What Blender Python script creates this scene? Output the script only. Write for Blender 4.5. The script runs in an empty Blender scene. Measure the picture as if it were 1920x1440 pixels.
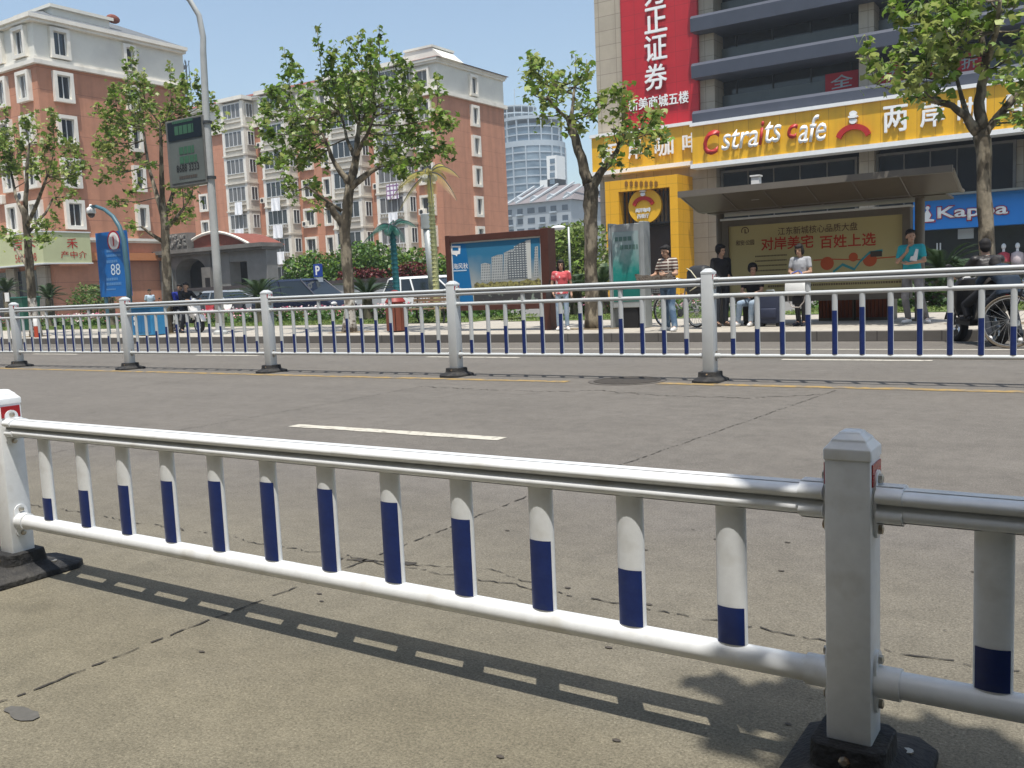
import bpy, bmesh, math, random
import numpy as np
from mathutils import Vector, Matrix, Quaternion
R = math.radians
SC = bpy.context.scene
COL = SC.collection

# ------------------------------------------------------------------ camera, sky, sun, exposure
FPX, PITCH, ROLL, YAW, CAMZ = 1737.72, .105017, -.0429191, .583302, 1.187     # surveyed camera (photo is 1920 px wide)
_F = Vector((-math.sin(YAW)*math.cos(PITCH), math.cos(YAW)*math.cos(PITCH), -math.sin(PITCH)))
_r = Vector((math.cos(YAW), math.sin(YAW), 0)); _u = _r.cross(_F)
_R = _r*math.cos(ROLL) + _u*math.sin(ROLL); _U = _u*math.cos(ROLL) - _r*math.sin(ROLL)
CAMLOC = Vector((0, 0, CAMZ))
cam_data = bpy.data.cameras.new('camera'); cam = bpy.data.objects.new('camera', cam_data); COL.objects.link(cam)
cam_data.sensor_width = 36; cam_data.lens = 36*FPX/1920; cam_data.clip_start = .05; cam_data.clip_end = 3000
M3 = Matrix((_R, _U, -_F)).transposed(); cam.matrix_world = Matrix.Translation(CAMLOC) @ M3.to_4x4()
SC.camera = cam

SUN = Vector((.17, -.27, 1)).normalized()
w = bpy.data.worlds.new('World'); SC.world = w; w.use_nodes = True
nt = w.node_tree; nt.nodes.clear()
sky = nt.nodes.new('ShaderNodeTexSky'); sky.sky_type = 'NISHITA'; sky.sun_disc = False
sky.sun_elevation = math.asin(SUN.z); sky.sun_rotation = math.atan2(SUN.x, SUN.y)
sky.altitude = 0; sky.air_density = 1.0; sky.dust_density = 1.9; sky.ozone_density = .2
bg = nt.nodes.new('ShaderNodeBackground'); bg.inputs['Strength'].default_value = .15
wo = nt.nodes.new('ShaderNodeOutputWorld')
tn = nt.nodes.new('ShaderNodeMix'); tn.data_type = 'RGBA'; tn.blend_type = 'MULTIPLY'; tn.inputs[0].default_value = 1; tn.inputs[7].default_value = (1, 1.035, 1, 1)   # slightly greener city haze
nt.links.new(sky.outputs[0], tn.inputs[6]); nt.links.new(tn.outputs[2], bg.inputs[0]); nt.links.new(bg.outputs[0], wo.inputs[0])
sl = bpy.data.lights.new('sun', 'SUN'); sl.energy = 4.6; sl.angle = R(.53); sl.color = (1, .96, .89)
so = bpy.data.objects.new('sun', sl); COL.objects.link(so); so.rotation_euler = SUN.to_track_quat('Z', 'Y').to_euler(); so.location = (0, -10, 60)
SC.view_settings.view_transform = 'Standard'; SC.view_settings.look = 'None'
SC.view_settings.exposure = 0.32; SC.view_settings.gamma = 1.0

# ------------------------------------------------------------------ survey: a point of the photograph to a point of the place
def ray(px, py): return _F + _R*((px-960)/FPX) - _U*((py-720)/FPX)
def V(px, py, Y):                       # on the plane y = Y
    d = ray(px, py); return CAMLOC + d*(Y/d.y)
def W(px, py, X):                       # on the plane x = X
    d = ray(px, py); return CAMLOC + d*(X/d.x)
def G(px, py, z=0.):                    # on the level z
    d = ray(px, py); return CAMLOC + d*((z-CAMZ)/d.z)

# ------------------------------------------------------------------ materials
MATS = {}
def mat(name, col, rough=.6, var=.12, scale=6., metal=0., bump=0., bscale=None, spec=.4, col2=None, c2lo=.5, c2hi=.62, c2scale=None, trans=0., emit=0., island=0., coat=0., stretch=None):
    """procedural material: noise mottling, an optional second colour in patches, bump, per-leaf variation"""
    if name in MATS: return MATS[name]
    m = bpy.data.materials.new(name); m.use_nodes = True; n = m.node_tree.nodes; L = m.node_tree.links
    b = n['Principled BSDF']; b.inputs['Roughness'].default_value = rough; b.inputs['Metallic'].default_value = metal
    b.inputs['Specular IOR Level'].default_value = spec
    if coat: b.inputs['Coat Weight'].default_value = coat; b.inputs['Coat Roughness'].default_value = .12
    tc = n.new('ShaderNodeTexCoord'); vec = tc.outputs['Object']
    if stretch:
        mp = n.new('ShaderNodeMapping'); mp.inputs['Scale'].default_value = stretch; L.new(vec, mp.inputs[0]); vec = mp.outputs[0]
    nz = n.new('ShaderNodeTexNoise'); nz.inputs['Scale'].default_value = scale; nz.inputs['Detail'].default_value = 5; nz.inputs['Roughness'].default_value = .65
    L.new(vec, nz.inputs['Vector'])
    mr = n.new('ShaderNodeMapRange'); mr.inputs[1].default_value = .25; mr.inputs[2].default_value = .75
    mr.inputs[3].default_value = 1-var; mr.inputs[4].default_value = 1+var; L.new(nz.outputs[0], mr.inputs[0])
    fac = mr.outputs[0]
    base = n.new('ShaderNodeRGB'); base.outputs[0].default_value = (*col, 1); cout = base.outputs[0]
    if col2:
        n2 = n.new('ShaderNodeTexNoise'); n2.inputs['Scale'].default_value = c2scale or scale*.3; n2.inputs['Detail'].default_value = 4; L.new(vec, n2.inputs['Vector'])
        m2 = n.new('ShaderNodeMapRange'); m2.inputs[1].default_value = c2lo; m2.inputs[2].default_value = c2hi; L.new(n2.outputs[0], m2.inputs[0])
        mx = n.new('ShaderNodeMix'); mx.data_type = 'RGBA'; L.new(m2.outputs[0], mx.inputs[0]); L.new(cout, mx.inputs[6]); mx.inputs[7].default_value = (*col2, 1); cout = mx.outputs[2]
    if island:
        ge = n.new('ShaderNodeNewGeometry'); mi = n.new('ShaderNodeMapRange'); mi.inputs[3].default_value = 1-island; mi.inputs[4].default_value = 1+island
        L.new(ge.outputs['Random Per Island'], mi.inputs[0]); mm = n.new('ShaderNodeMath'); mm.operation = 'MULTIPLY'; L.new(fac, mm.inputs[0]); L.new(mi.outputs[0], mm.inputs[1]); fac = mm.outputs[0]
    vm = n.new('ShaderNodeVectorMath'); vm.operation = 'SCALE'; L.new(cout, vm.inputs[0]); L.new(fac, vm.inputs['Scale'])
    L.new(vm.outputs[0], b.inputs['Base Color'])
    if bump:
        nb = n.new('ShaderNodeTexNoise'); nb.inputs['Scale'].default_value = bscale or scale*4; nb.inputs['Detail'].default_value = 4; L.new(vec, nb.inputs['Vector'])
        bp = n.new('ShaderNodeBump'); bp.inputs['Strength'].default_value = bump; bp.inputs['Distance'].default_value = .02; L.new(nb.outputs[0], bp.inputs['Height']); L.new(bp.outputs[0], b.inputs['Normal'])
    if trans:
        out = n['Material Output']; tr = n.new('ShaderNodeBsdfTranslucent'); L.new(vm.outputs[0], tr.inputs[0]); ms = n.new('ShaderNodeMixShader'); ms.inputs[0].default_value = trans
        L.new(b.outputs[0], ms.inputs[1]); L.new(tr.outputs[0], ms.inputs[2]); L.new(ms.outputs[0], out.inputs[0])
    if emit: b.inputs['Emission Color'].default_value = (*col, 1); b.inputs['Emission Strength'].default_value = emit
    MATS[name] = m; return m

def tilemat(name, col, mortar, bw, bh, msize=.012, rough=.6, offset=0., var=.1, axis='xz', bump=.0, mixn=.15, streak=0.):
    """tiles / stone cladding / paving: brick texture on the given axes plus noise"""
    if name in MATS: return MATS[name]
    m = bpy.data.materials.new(name); m.use_nodes = True; n = m.node_tree.nodes; L = m.node_tree.links
    b = n['Principled BSDF']; b.inputs['Roughness'].default_value = rough
    tc = n.new('ShaderNodeTexCoord'); sp = n.new('ShaderNodeSeparateXYZ'); cb = n.new('ShaderNodeCombineXYZ'); L.new(tc.outputs['Object'], sp.inputs[0])
    if axis == 'xz':
        ad = n.new('ShaderNodeMath'); ad.operation = 'ADD'; L.new(sp.outputs[0], ad.inputs[0]); L.new(sp.outputs[1], ad.inputs[1]); L.new(ad.outputs[0], cb.inputs[0]); L.new(sp.outputs[2], cb.inputs[1])
    else:
        L.new(sp.outputs[0], cb.inputs[0]); L.new(sp.outputs[1], cb.inputs[1])
    br = n.new('ShaderNodeTexBrick'); br.offset = offset; br.inputs['Scale'].default_value = 1; br.inputs['Brick Width'].default_value = bw; br.inputs['Row Height'].default_value = bh
    br.inputs['Mortar Size'].default_value = msize; br.inputs['Color1'].default_value = (*[c*(1-var) for c in col], 1); br.inputs['Color2'].default_value = (*[c*(1+var) for c in col], 1); br.inputs['Mortar'].default_value = (*mortar, 1)
    L.new(cb.outputs[0], br.inputs['Vector'])
    nz = n.new('ShaderNodeTexNoise'); nz.inputs['Scale'].default_value = 1.3; nz.inputs['Detail'].default_value = 8; nz.inputs['Roughness'].default_value = .7; L.new(tc.outputs['Object'], nz.inputs['Vector'])
    mr = n.new('ShaderNodeMapRange'); mr.inputs[1].default_value = .25; mr.inputs[2].default_value = .75; mr.inputs[3].default_value = 1-mixn; mr.inputs[4].default_value = 1+mixn; L.new(nz.outputs[0], mr.inputs[0])
    fac = mr.outputs[0]
    if streak:                           # rain streaks running down the wall
        mp = n.new('ShaderNodeMapping'); mp.inputs['Scale'].default_value = (1.6, 1.6, .09); L.new(tc.outputs['Object'], mp.inputs[0]); ns = n.new('ShaderNodeTexNoise'); ns.inputs['Scale'].default_value = 1.0; ns.inputs['Detail'].default_value = 5; L.new(mp.outputs[0], ns.inputs[0])
        ms = n.new('ShaderNodeMapRange'); ms.inputs[1].default_value = .46; ms.inputs[2].default_value = .72; ms.inputs[3].default_value = 1; ms.inputs[4].default_value = 1-streak; L.new(ns.outputs[0], ms.inputs[0])
        mu = n.new('ShaderNodeMath'); mu.operation = 'MULTIPLY'; L.new(fac, mu.inputs[0]); L.new(ms.outputs[0], mu.inputs[1]); fac = mu.outputs[0]
    vm = n.new('ShaderNodeVectorMath'); vm.operation = 'SCALE'; L.new(br.outputs[0], vm.inputs[0]); L.new(fac, vm.inputs['Scale']); L.new(vm.outputs[0], b.inputs['Base Color'])
    if bump:
        bp = n.new('ShaderNodeBump'); bp.inputs['Strength'].default_value = bump; bp.inputs['Distance'].default_value = .02; bp.invert = True; L.new(br.outputs['Fac'], bp.inputs['Height']); L.new(bp.outputs[0], b.inputs['Normal'])
    MATS[name] = m; return m

# ------------------------------------------------------------------ mesh builder
ORG = Vector((0, 0, 0))
class MB:
    def __init__(s): s.v = []; s.f = []; s.mi = []; s.m = 0; s.T = None
    def add(s, vs, fs):
        o = len(s.v)
        if s.T is not None: vs = [s.T @ Vector(p) for p in vs]
        s.v += [tuple(p) for p in vs]; s.f += [[i+o for i in f] for f in fs]; s.mi += [s.m]*len(fs)
    def box(s, x0, x1, y0, y1, z0, z1):
        s.add([(x0,y0,z0),(x1,y0,z0),(x1,y1,z0),(x0,y1,z0),(x0,y0,z1),(x1,y0,z1),(x1,y1,z1),(x0,y1,z1)],
              [[0,3,2,1],[4,5,6,7],[0,1,5,4],[1,2,6,5],[2,3,7,6],[3,0,4,7]])
    def obox(s, c, u, hu, hv, hz):      # box with its long axis u in plan: c = centre
        u = Vector((u[0], u[1], 0)).normalized(); v = Vector((-u.y, u.x, 0)); c = Vector(c); P = []
        for z in (-hz, hz):
            for a, b in ((-1,-1),(1,-1),(1,1),(-1,1)): P.append(c + u*(a*hu) + v*(b*hv) + Vector((0,0,z)))
        s.add(P, [[0,3,2,1],[4,5,6,7],[0,1,5,4],[1,2,6,5],[2,3,7,6],[3,0,4,7]])
    def poly(s, pts): s.add(pts, [list(range(len(pts)))])
    def prism(s, pts, d):               # planar outline pushed along d
        n = len(pts); d = Vector(d); P = [Vector(p) for p in pts]; P += [p + d for p in P]
        s.add(P, [list(range(n))[::-1], list(range(n, 2*n))] + [[i, (i+1) % n, n+(i+1) % n, n+i] for i in range(n)])
    def loft(s, rings, cap=True, closed=True):
        n = len(rings[0]); P = [p for r in rings for p in r]; F = []
        for k in range(len(rings)-1):
            for i in range(n if closed else n-1):
                j = (i+1) % n; F.append([k*n+i, k*n+j, (k+1)*n+j, (k+1)*n+i])
        if cap: F.append(list(range(n))[::-1]); F.append([(len(rings)-1)*n+i for i in range(n)])
        s.add(P, F)
    def tube(s, pts, rad, n=8, cap=True, flat=1.):
        pts = [Vector(p) for p in pts]
        if not hasattr(rad, '__len__'): rad = [rad]*len(pts)
        t0 = (pts[1]-pts[0]).normalized(); a = t0.orthogonal().normalized() if abs(t0.z) > .9 or flat == 1. else Vector((0,0,1)).cross(t0).normalized(); rings = []
        for i, p in enumerate(pts):
            t = (pts[min(i+1, len(pts)-1)] - pts[max(i-1, 0)]).normalized()
            a = (a - t*a.dot(t)).normalized(); b = t.cross(a)
            rings.append([p + a*(math.cos(2*math.pi*k/n)*rad[i]) + b*(math.sin(2*math.pi*k/n)*rad[i]*flat) for k in range(n)])
        s.loft(rings, cap)
    def lathe(s, prof, c=(0,0,0), n=16, ax='z'):
        c = Vector(c); rings = []
        for r, h in prof:
            ring = []
            for k in range(n):
                a = 2*math.pi*k/n; x, y = math.cos(a)*r, math.sin(a)*r
                ring.append(c + (Vector((x, y, h)) if ax == 'z' else Vector((h, x, y)) if ax == 'x' else Vector((y, h, x))))
            rings.append(ring)
        s.loft(rings)
    def ring(s, prof, c=(0,0,0), n=24, ax='y'):   # a closed profile swept round an axis: tyre, rim
        c = Vector(c); k = len(prof); P = []
        for i in range(n):
            a = 2*math.pi*i/n; x, y = math.cos(a), math.sin(a)
            for r, h in prof: P.append(c + (Vector((x*r, y*r, h)) if ax == 'z' else Vector((h, x*r, y*r)) if ax == 'x' else Vector((y*r, h, x*r))))
        s.add(P, [[i*k+j, i*k+(j+1) % k, ((i+1) % n)*k+(j+1) % k, ((i+1) % n)*k+j] for i in range(n) for j in range(k)])
    def ell(s, c, r, n=10, m=7):
        rings = []; c = Vector(c)
        for j in range(m+1):
            t = math.pi*(j/m) ; t = min(max(t, .04), math.pi-.04)
            rings.append([c + Vector((math.sin(t)*math.cos(2*math.pi*k/n)*r[0], math.sin(t)*math.sin(2*math.pi*k/n)*r[1], -math.cos(t)*r[2])) for k in range(n)])
        s.loft(rings)
    def build(s, name, mats, parent=None, smooth=False, bevel=0., seg=1):
        me = bpy.data.meshes.new(name); me.from_pydata([(p[0]-ORG.x, p[1]-ORG.y, p[2]-ORG.z) for p in s.v], [], s.f)
        mats = mats if isinstance(mats, (list, tuple)) else [mats]
        for m in mats: me.materials.append(m)
        if len(mats) > 1: me.polygons.foreach_set('material_index', s.mi)
        bm = bmesh.new(); bm.from_mesh(me); bmesh.ops.recalc_face_normals(bm, faces=bm.faces)
        if bevel:
            ed = [e for e in bm.edges if len(e.link_faces) == 2 and e.calc_face_angle(0) > .5]
            bmesh.ops.bevel(bm, geom=ed, offset=bevel, segments=seg, affect='EDGES', profile=.5, clamp_overlap=True)
        bm.to_mesh(me); bm.free()
        if smooth:
            me.polygons.foreach_set('use_smooth', [True]*len(me.polygons))
            if smooth is not True: me.set_sharp_from_angle(angle=R(smooth))
        o = bpy.data.objects.new(name, me); COL.objects.link(o)
        if parent: o.parent = parent
        return o

def thing(name, label, cat, loc=(0,0,0), group=None, rz=0.):
    global ORG
    o = bpy.data.objects.new(name, None); COL.objects.link(o); o.location = loc; o.rotation_euler = (0,0,rz); o.empty_display_size = .3
    o['label'] = label; o['category'] = cat
    if group: o['group'] = group
    ORG = Vector(loc); return o
def use(T):                             # go on with an earlier thing
    global ORG
    ORG = Vector(T.location)
def local():                            # parts given in the thing's own coordinates
    global ORG
    ORG = Vector((0,0,0))
def tag(o, label, cat, group=None, kind=None):
    if label: o['label'] = label
    if cat: o['category'] = cat
    if group: o['group'] = group
    if kind: o['kind'] = kind
    return o
def struct(o): o['kind'] = 'structure'; return o
def dup(root, loc, rz=0., label=None, group=None):
    r = root.copy(); COL.objects.link(r); r.location = loc; r.rotation_euler = (0,0,rz)
    if label: r['label'] = label
    if group: r['group'] = group
    for ch in list(root.children):
        c = ch.copy(); COL.objects.link(c); c.parent = r
        for g in list(ch.children):
            d = g.copy(); COL.objects.link(d); d.parent = c
    return r
def copy_part(ch, parent, off=(0,0,0)):
    c = ch.copy(); COL.objects.link(c); c.parent = parent; c.location = ch.location + Vector(off)
    for g in list(ch.children):
        d = g.copy(); COL.objects.link(d); d.parent = c
    return c

# lettering: the built-in font, laid on a plane (origin, u = reading direction, up = z), pushed out along its normal
def lettering(s, o, u, w, h, m, parent, ext=.01, bold=0., shear=0., name='lettering', center=True, up=(0,0,1), res=3, keep=False):
    cjk = any(ord(c) > 0x2e00 for c in s); heavy = bold*1.1 if cjk else 0.; bold = 0. if cjk else bold
    cu = bpy.data.curves.new('t', 'FONT'); cu.body = s; cu.offset = bold; cu.shear = shear; cu.resolution_u = res
    to = bpy.data.objects.new('t', cu); COL.objects.link(to)
    me = bpy.data.meshes.new_from_object(to.evaluated_get(bpy.context.evaluated_depsgraph_get()))
    bpy.data.objects.remove(to); bpy.data.curves.remove(cu)
    N = len(me.vertices); co = np.empty(N*3); me.vertices.foreach_get('co', co); co = co.reshape(-1, 3)
    if N == 0: return None
    lo, hi = co.min(0), co.max(0); sx = w/max(hi[0]-lo[0], 1e-6) if w else None; sy = h/max(hi[1]-lo[1], 1e-6) if h else None
    if keep: sx = sy = min(v for v in (sx, sy) if v)
    sx = sx or sy; sy = sy or sx
    a = (co[:, 0]-(lo[0]+hi[0])/2)*sx; b = (co[:, 1]-(lo[1]+hi[1])/2)*sy
    u = Vector(u).normalized(); up = Vector(up).normalized(); nn = u.cross(up); o = Vector(o) - ORG
    P = np.array(o)[None] + a[:, None]*np.array(u)[None] + b[:, None]*np.array(up)[None] + ext*np.array(nn)[None]
    me.vertices.foreach_set('co', P.ravel()); me.update()
    if heavy:                            # heavier strokes: the same outlines again, nudged sideways and a hair deeper
        d = heavy*(hi[1]-lo[1])*sy*.5; bm = bmesh.new(); bm.from_mesh(me); src = list(bm.faces)
        for k, (i, j) in enumerate(((1,0),(-1,0),(0,1),(0,-1),(.7,.7),(-.7,-.7),(.7,-.7),(-.7,.7))):
            g = bmesh.ops.duplicate(bm, geom=src); bmesh.ops.translate(bm, verts=[e for e in g['geom'] if isinstance(e, bmesh.types.BMVert)], vec=u*(d*i)+up*(d*j)-nn*(min(ext*.06, .003)*(k+1)))
        bm.to_mesh(me); bm.free()
    if ext > .012:                       # solid letters: side walls
        bm = bmesh.new(); bm.from_mesh(me); bmesh.ops.remove_doubles(bm, verts=bm.verts, dist=1e-5)
        g = bmesh.ops.extrude_face_region(bm, geom=list(bm.faces)); vs = [e for e in g['geom'] if isinstance(e, bmesh.types.BMVert)]
        bmesh.ops.translate(bm, verts=vs, vec=-nn*(min(ext*.92, .05))); bmesh.ops.recalc_face_normals(bm, faces=bm.faces); bm.to_mesh(me); bm.free()
    me.materials.clear(); me.materials.append(m); ob = bpy.data.objects.new(name, me); me.name = name; COL.objects.link(ob); ob.parent = parent
    return ob

# foliage: thousands of small folded leaves
RNG = np.random.default_rng(7)
def leaf_mesh(name, C, size, m, parent=None, upb=.5, shape=.42, droop=0., lobed=False):
    C = np.asarray(C, float); N = len(C); size = np.broadcast_to(np.asarray(size, float), (N,))*RNG.uniform(.55, 1.3, N)
    n = RNG.normal(size=(N, 3)); n[:, 2] = np.abs(n[:, 2])+upb; n /= np.linalg.norm(n, axis=1)[:, None]
    r = RNG.normal(size=(N, 3)); r[:, 2] -= droop; a = r - n*(r*n).sum(1)[:, None]; a /= np.linalg.norm(a, axis=1)[:, None]; b = np.cross(n, a)
    s = size[:, None]; C = C - np.array(ORG)
    if lobed:                            # plane-tree leaf: pointed middle lobe and two side lobes
        pts = [C - a*s*.45, C + b*s*.30 - a*s*.22, C + b*s*.52 + a*s*.16 - n*s*.12, C + b*s*.2 + a*s*.12, C + a*s*.56 - n*s*.06, C - b*s*.2 + a*s*.12, C - b*s*.52 + a*s*.16 - n*s*.12, C - b*s*.30 - a*s*.22]
        T = [(0,1,3),(1,2,3),(0,3,4),(0,4,5),(5,6,7),(0,5,7)]; k = 8
    else:
        pts = [C - a*s*.5, C + b*s*shape - n*s*.1, C + a*s*.5, C - b*s*shape - n*s*.1]; T = [(0,1,2),(0,2,3)]; k = 4
    Vv = np.stack(pts, 1).reshape(-1, 3); F = (np.arange(N)[:, None, None]*k + np.array(T)[None]).reshape(-1, 3)
    me = bpy.data.meshes.new(name); me.vertices.add(len(Vv)); me.vertices.foreach_set('co', Vv.ravel()); me.loops.add(F.size); me.loops.foreach_set('vertex_index', F.ravel().astype(np.int32))
    me.polygons.add(len(F)); me.polygons.foreach_set('loop_start', (np.arange(len(F))*3).astype(np.int32)); me.update(calc_edges=True); me.validate()
    for q in (m if isinstance(m, (list, tuple)) else [m]): me.materials.append(q)
    if isinstance(m, (list, tuple)):
        mi = np.repeat(RNG.integers(0, len(m), N), len(T)).astype(np.int32)
        if len(mi) == len(me.polygons): me.polygons.foreach_set('material_index', mi)
    o = bpy.data.objects.new(name, me); COL.objects.link(o)
    if parent: o.parent = parent
    return o
def cloud(c, r, n, shell=.5):            # points in an ellipsoid, thicker towards its skin, broken by random clumps
    d = RNG.normal(size=(n, 3)); d /= np.linalg.norm(d, axis=1)[:, None]; q = RNG.uniform(0, 1, n)**(shell)
    k = RNG.normal(size=(9, 3)); k /= np.linalg.norm(k, axis=1)[:, None]
    lump = 1 + .22*np.max(d @ k.T, axis=1)**6 - .18*(np.sin(d[:, 0]*7+c[0])*np.sin(d[:, 1]*6+c[1])+np.sin(d[:, 2]*8))*.5
    return np.asarray(c) + d*q[:, None]*lump[:, None]*np.asarray(r)

def split_loose(o):
    """give each separate piece of a mesh an object of its own (same name, parent and material)"""
    me = o.data; bm = bmesh.new(); bm.from_mesh(me); bm.verts.ensure_lookup_table(); seen = set(); isl = []
    for v in bm.verts:
        if v.index in seen: continue
        st, cur = [v], []; seen.add(v.index)
        while st:
            x = st.pop(); cur.append(x.index)
            for e in x.link_edges:
                y = e.other_vert(x)
                if y.index not in seen: seen.add(y.index); st.append(y)
        isl.append(set(cur))
    bm.free(); out = [o]
    for k, s in enumerate(isl[1:]+isl[:1]):
        b2 = bmesh.new(); b2.from_mesh(me); b2.verts.ensure_lookup_table(); bmesh.ops.delete(b2, geom=[v for v in b2.verts if v.index not in s], context='VERTS')
        if k < len(isl)-1:
            m2 = bpy.data.meshes.new(me.name); b2.to_mesh(m2)
            for mm in me.materials: m2.materials.append(mm)
            c = bpy.data.objects.new(o.name.split('.')[0], m2); COL.objects.link(c); c.parent = o.parent; c.location = o.location; out.append(c)
        else: b2.to_mesh(me)
        b2.free()
    return out

# ------------------------------------------------------------------ palette
white_metal = mat('white painted steel', (.71,.725,.735), .36, .07, 22, spec=.5, coat=.15, col2=(.50,.48,.43), c2lo=.56, c2hi=.82, c2scale=7)
far_metal = mat('weathered white steel', (.50,.52,.525), .4, .06, 6, spec=.5)
blue_band = mat('blue reflective film', (.011,.026,.125), .35, .2, 30, col2=(.03,.045,.12), c2lo=.55, c2hi=.75, c2scale=12)
red_film = mat('red reflective film', (.32,.015,.02), .25, .15, 40)
black_rubber = mat('black rubber', (.018,.018,.019), .75, .35, 14, bump=.5, bscale=60, col2=(.06,.056,.05), c2lo=.5, c2hi=.75, c2scale=9)
bolt_steel = mat('zinc bolt', (.45,.42,.36), .4, .2, 50, metal=.8, col2=(.22,.12,.05), c2lo=.5, c2hi=.65)
orange_wall = mat('terracotta render', (.42,.19,.12), .9, .10, .6, col2=(.42,.165,.088), c2lo=.4, c2hi=.7, c2scale=.25, bump=.15, bscale=30)
cream = mat('cream painted trim', (.76,.72,.64), .85, .10, 1.2, col2=(.58,.54,.46), c2lo=.55, c2hi=.8, c2scale=.8)
grey_wall = mat('pale grey render', (.70,.68,.61), .9, .09, .5, col2=(.58,.56,.51), c2lo=.5, c2hi=.7, c2scale=.3, bump=.1, bscale=25)
bay_grey = mat('grey beige render', (.62,.58,.50), .9, .12, .8, col2=(.48,.44,.38), c2lo=.5, c2hi=.7)
win_glass = mat('dark window glass', (.035,.042,.05), .08, .3, .9, spec=.6)
win_curt = mat('curtain behind glass', (.14,.14,.14), .25, .5, 2.2, spec=.5, stretch=(3,3,.2))
alu = mat('white window aluminium', (.70,.71,.70), .4, .06, 10)
red_tile = mat('red roof tile', (.20,.062,.042), .8, .25, 4, bump=.5, bscale=9)
grey_roof = mat('grey roof tile', (.13,.14,.15), .8, .25, 3, bump=.4, bscale=9)
stone_grey = mat('grey stone', (.19,.18,.165), .85, .18, 2, col2=(.13,.125,.115), c2lo=.45, c2hi=.65, bump=.3, bscale=20)
dark_grey = mat('dark grey metal', (.045,.05,.055), .5, .2, 6)
black = mat('black', (.012,.012,.013), .6, .2, 8)
steel = mat('galvanised steel', (.36,.38,.38), .45, .12, 5, metal=.35)
pole_grey = mat('grey painted pole', (.42,.43,.42), .5, .12, 3)
shade_in = mat('painted interior shade', (.012,.012,.012), .9, .3, 2)
bark = mat('plane tree bark', (.085,.07,.05), .9, .35, 9, col2=(.24,.205,.15), c2lo=.48, c2hi=.56, c2scale=6, bump=.9, bscale=22, stretch=(1,1,.45))
lime = mat('lime washed bark', (.50,.47,.42), .9, .2, 8, col2=(.17,.14,.11), c2lo=.46, c2hi=.55, c2scale=9, bump=.7, bscale=25)
leafm = mat('plane leaf', (.145,.235,.034), .42, .3, 1.6, trans=.42, island=.6, spec=.45)
leafy = mat('young plane leaf', (.31,.36,.10), .42, .25, 1.1, trans=.42, island=.3, spec=.45)
bushm = mat('bush leaf', (.075,.15,.03), .5, .3, 1.5, trans=.3, island=.4)
bushy = mat('pale bush leaf', (.16,.21,.05), .5, .3, 1.5, trans=.3, island=.35)
redleaf = mat('dark red leaf', (.13,.025,.025), .5, .3, 1.5, trans=.25, island=.4)
cyc = mat('cycad leaf', (.05,.085,.035), .45, .3, 2, trans=.15, island=.3)
white_p = mat('white panel', (.78,.78,.76), .5, .05, 3)
red_sign = mat('red sign panel', (.47,.012,.025), .55, .07, .8)
yellow_sign = tilemat('yellow sign panel', (.72,.395,.012), (.50,.25,.01), .95, 3.4, .018, .45, 0, .03, mixn=.10, streak=.16)
letter_white = mat('white letter', (.82,.82,.80), .45, .03, 3)
letter_red = mat('red letter', (.42,.02,.015), .45, .08, 3)
letter_dk = mat('dark letter', (.07,.055,.045), .6, .1, 3)
letter_pale = mat('pale blue print', (.55,.66,.75), .6, .08, 3)
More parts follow.
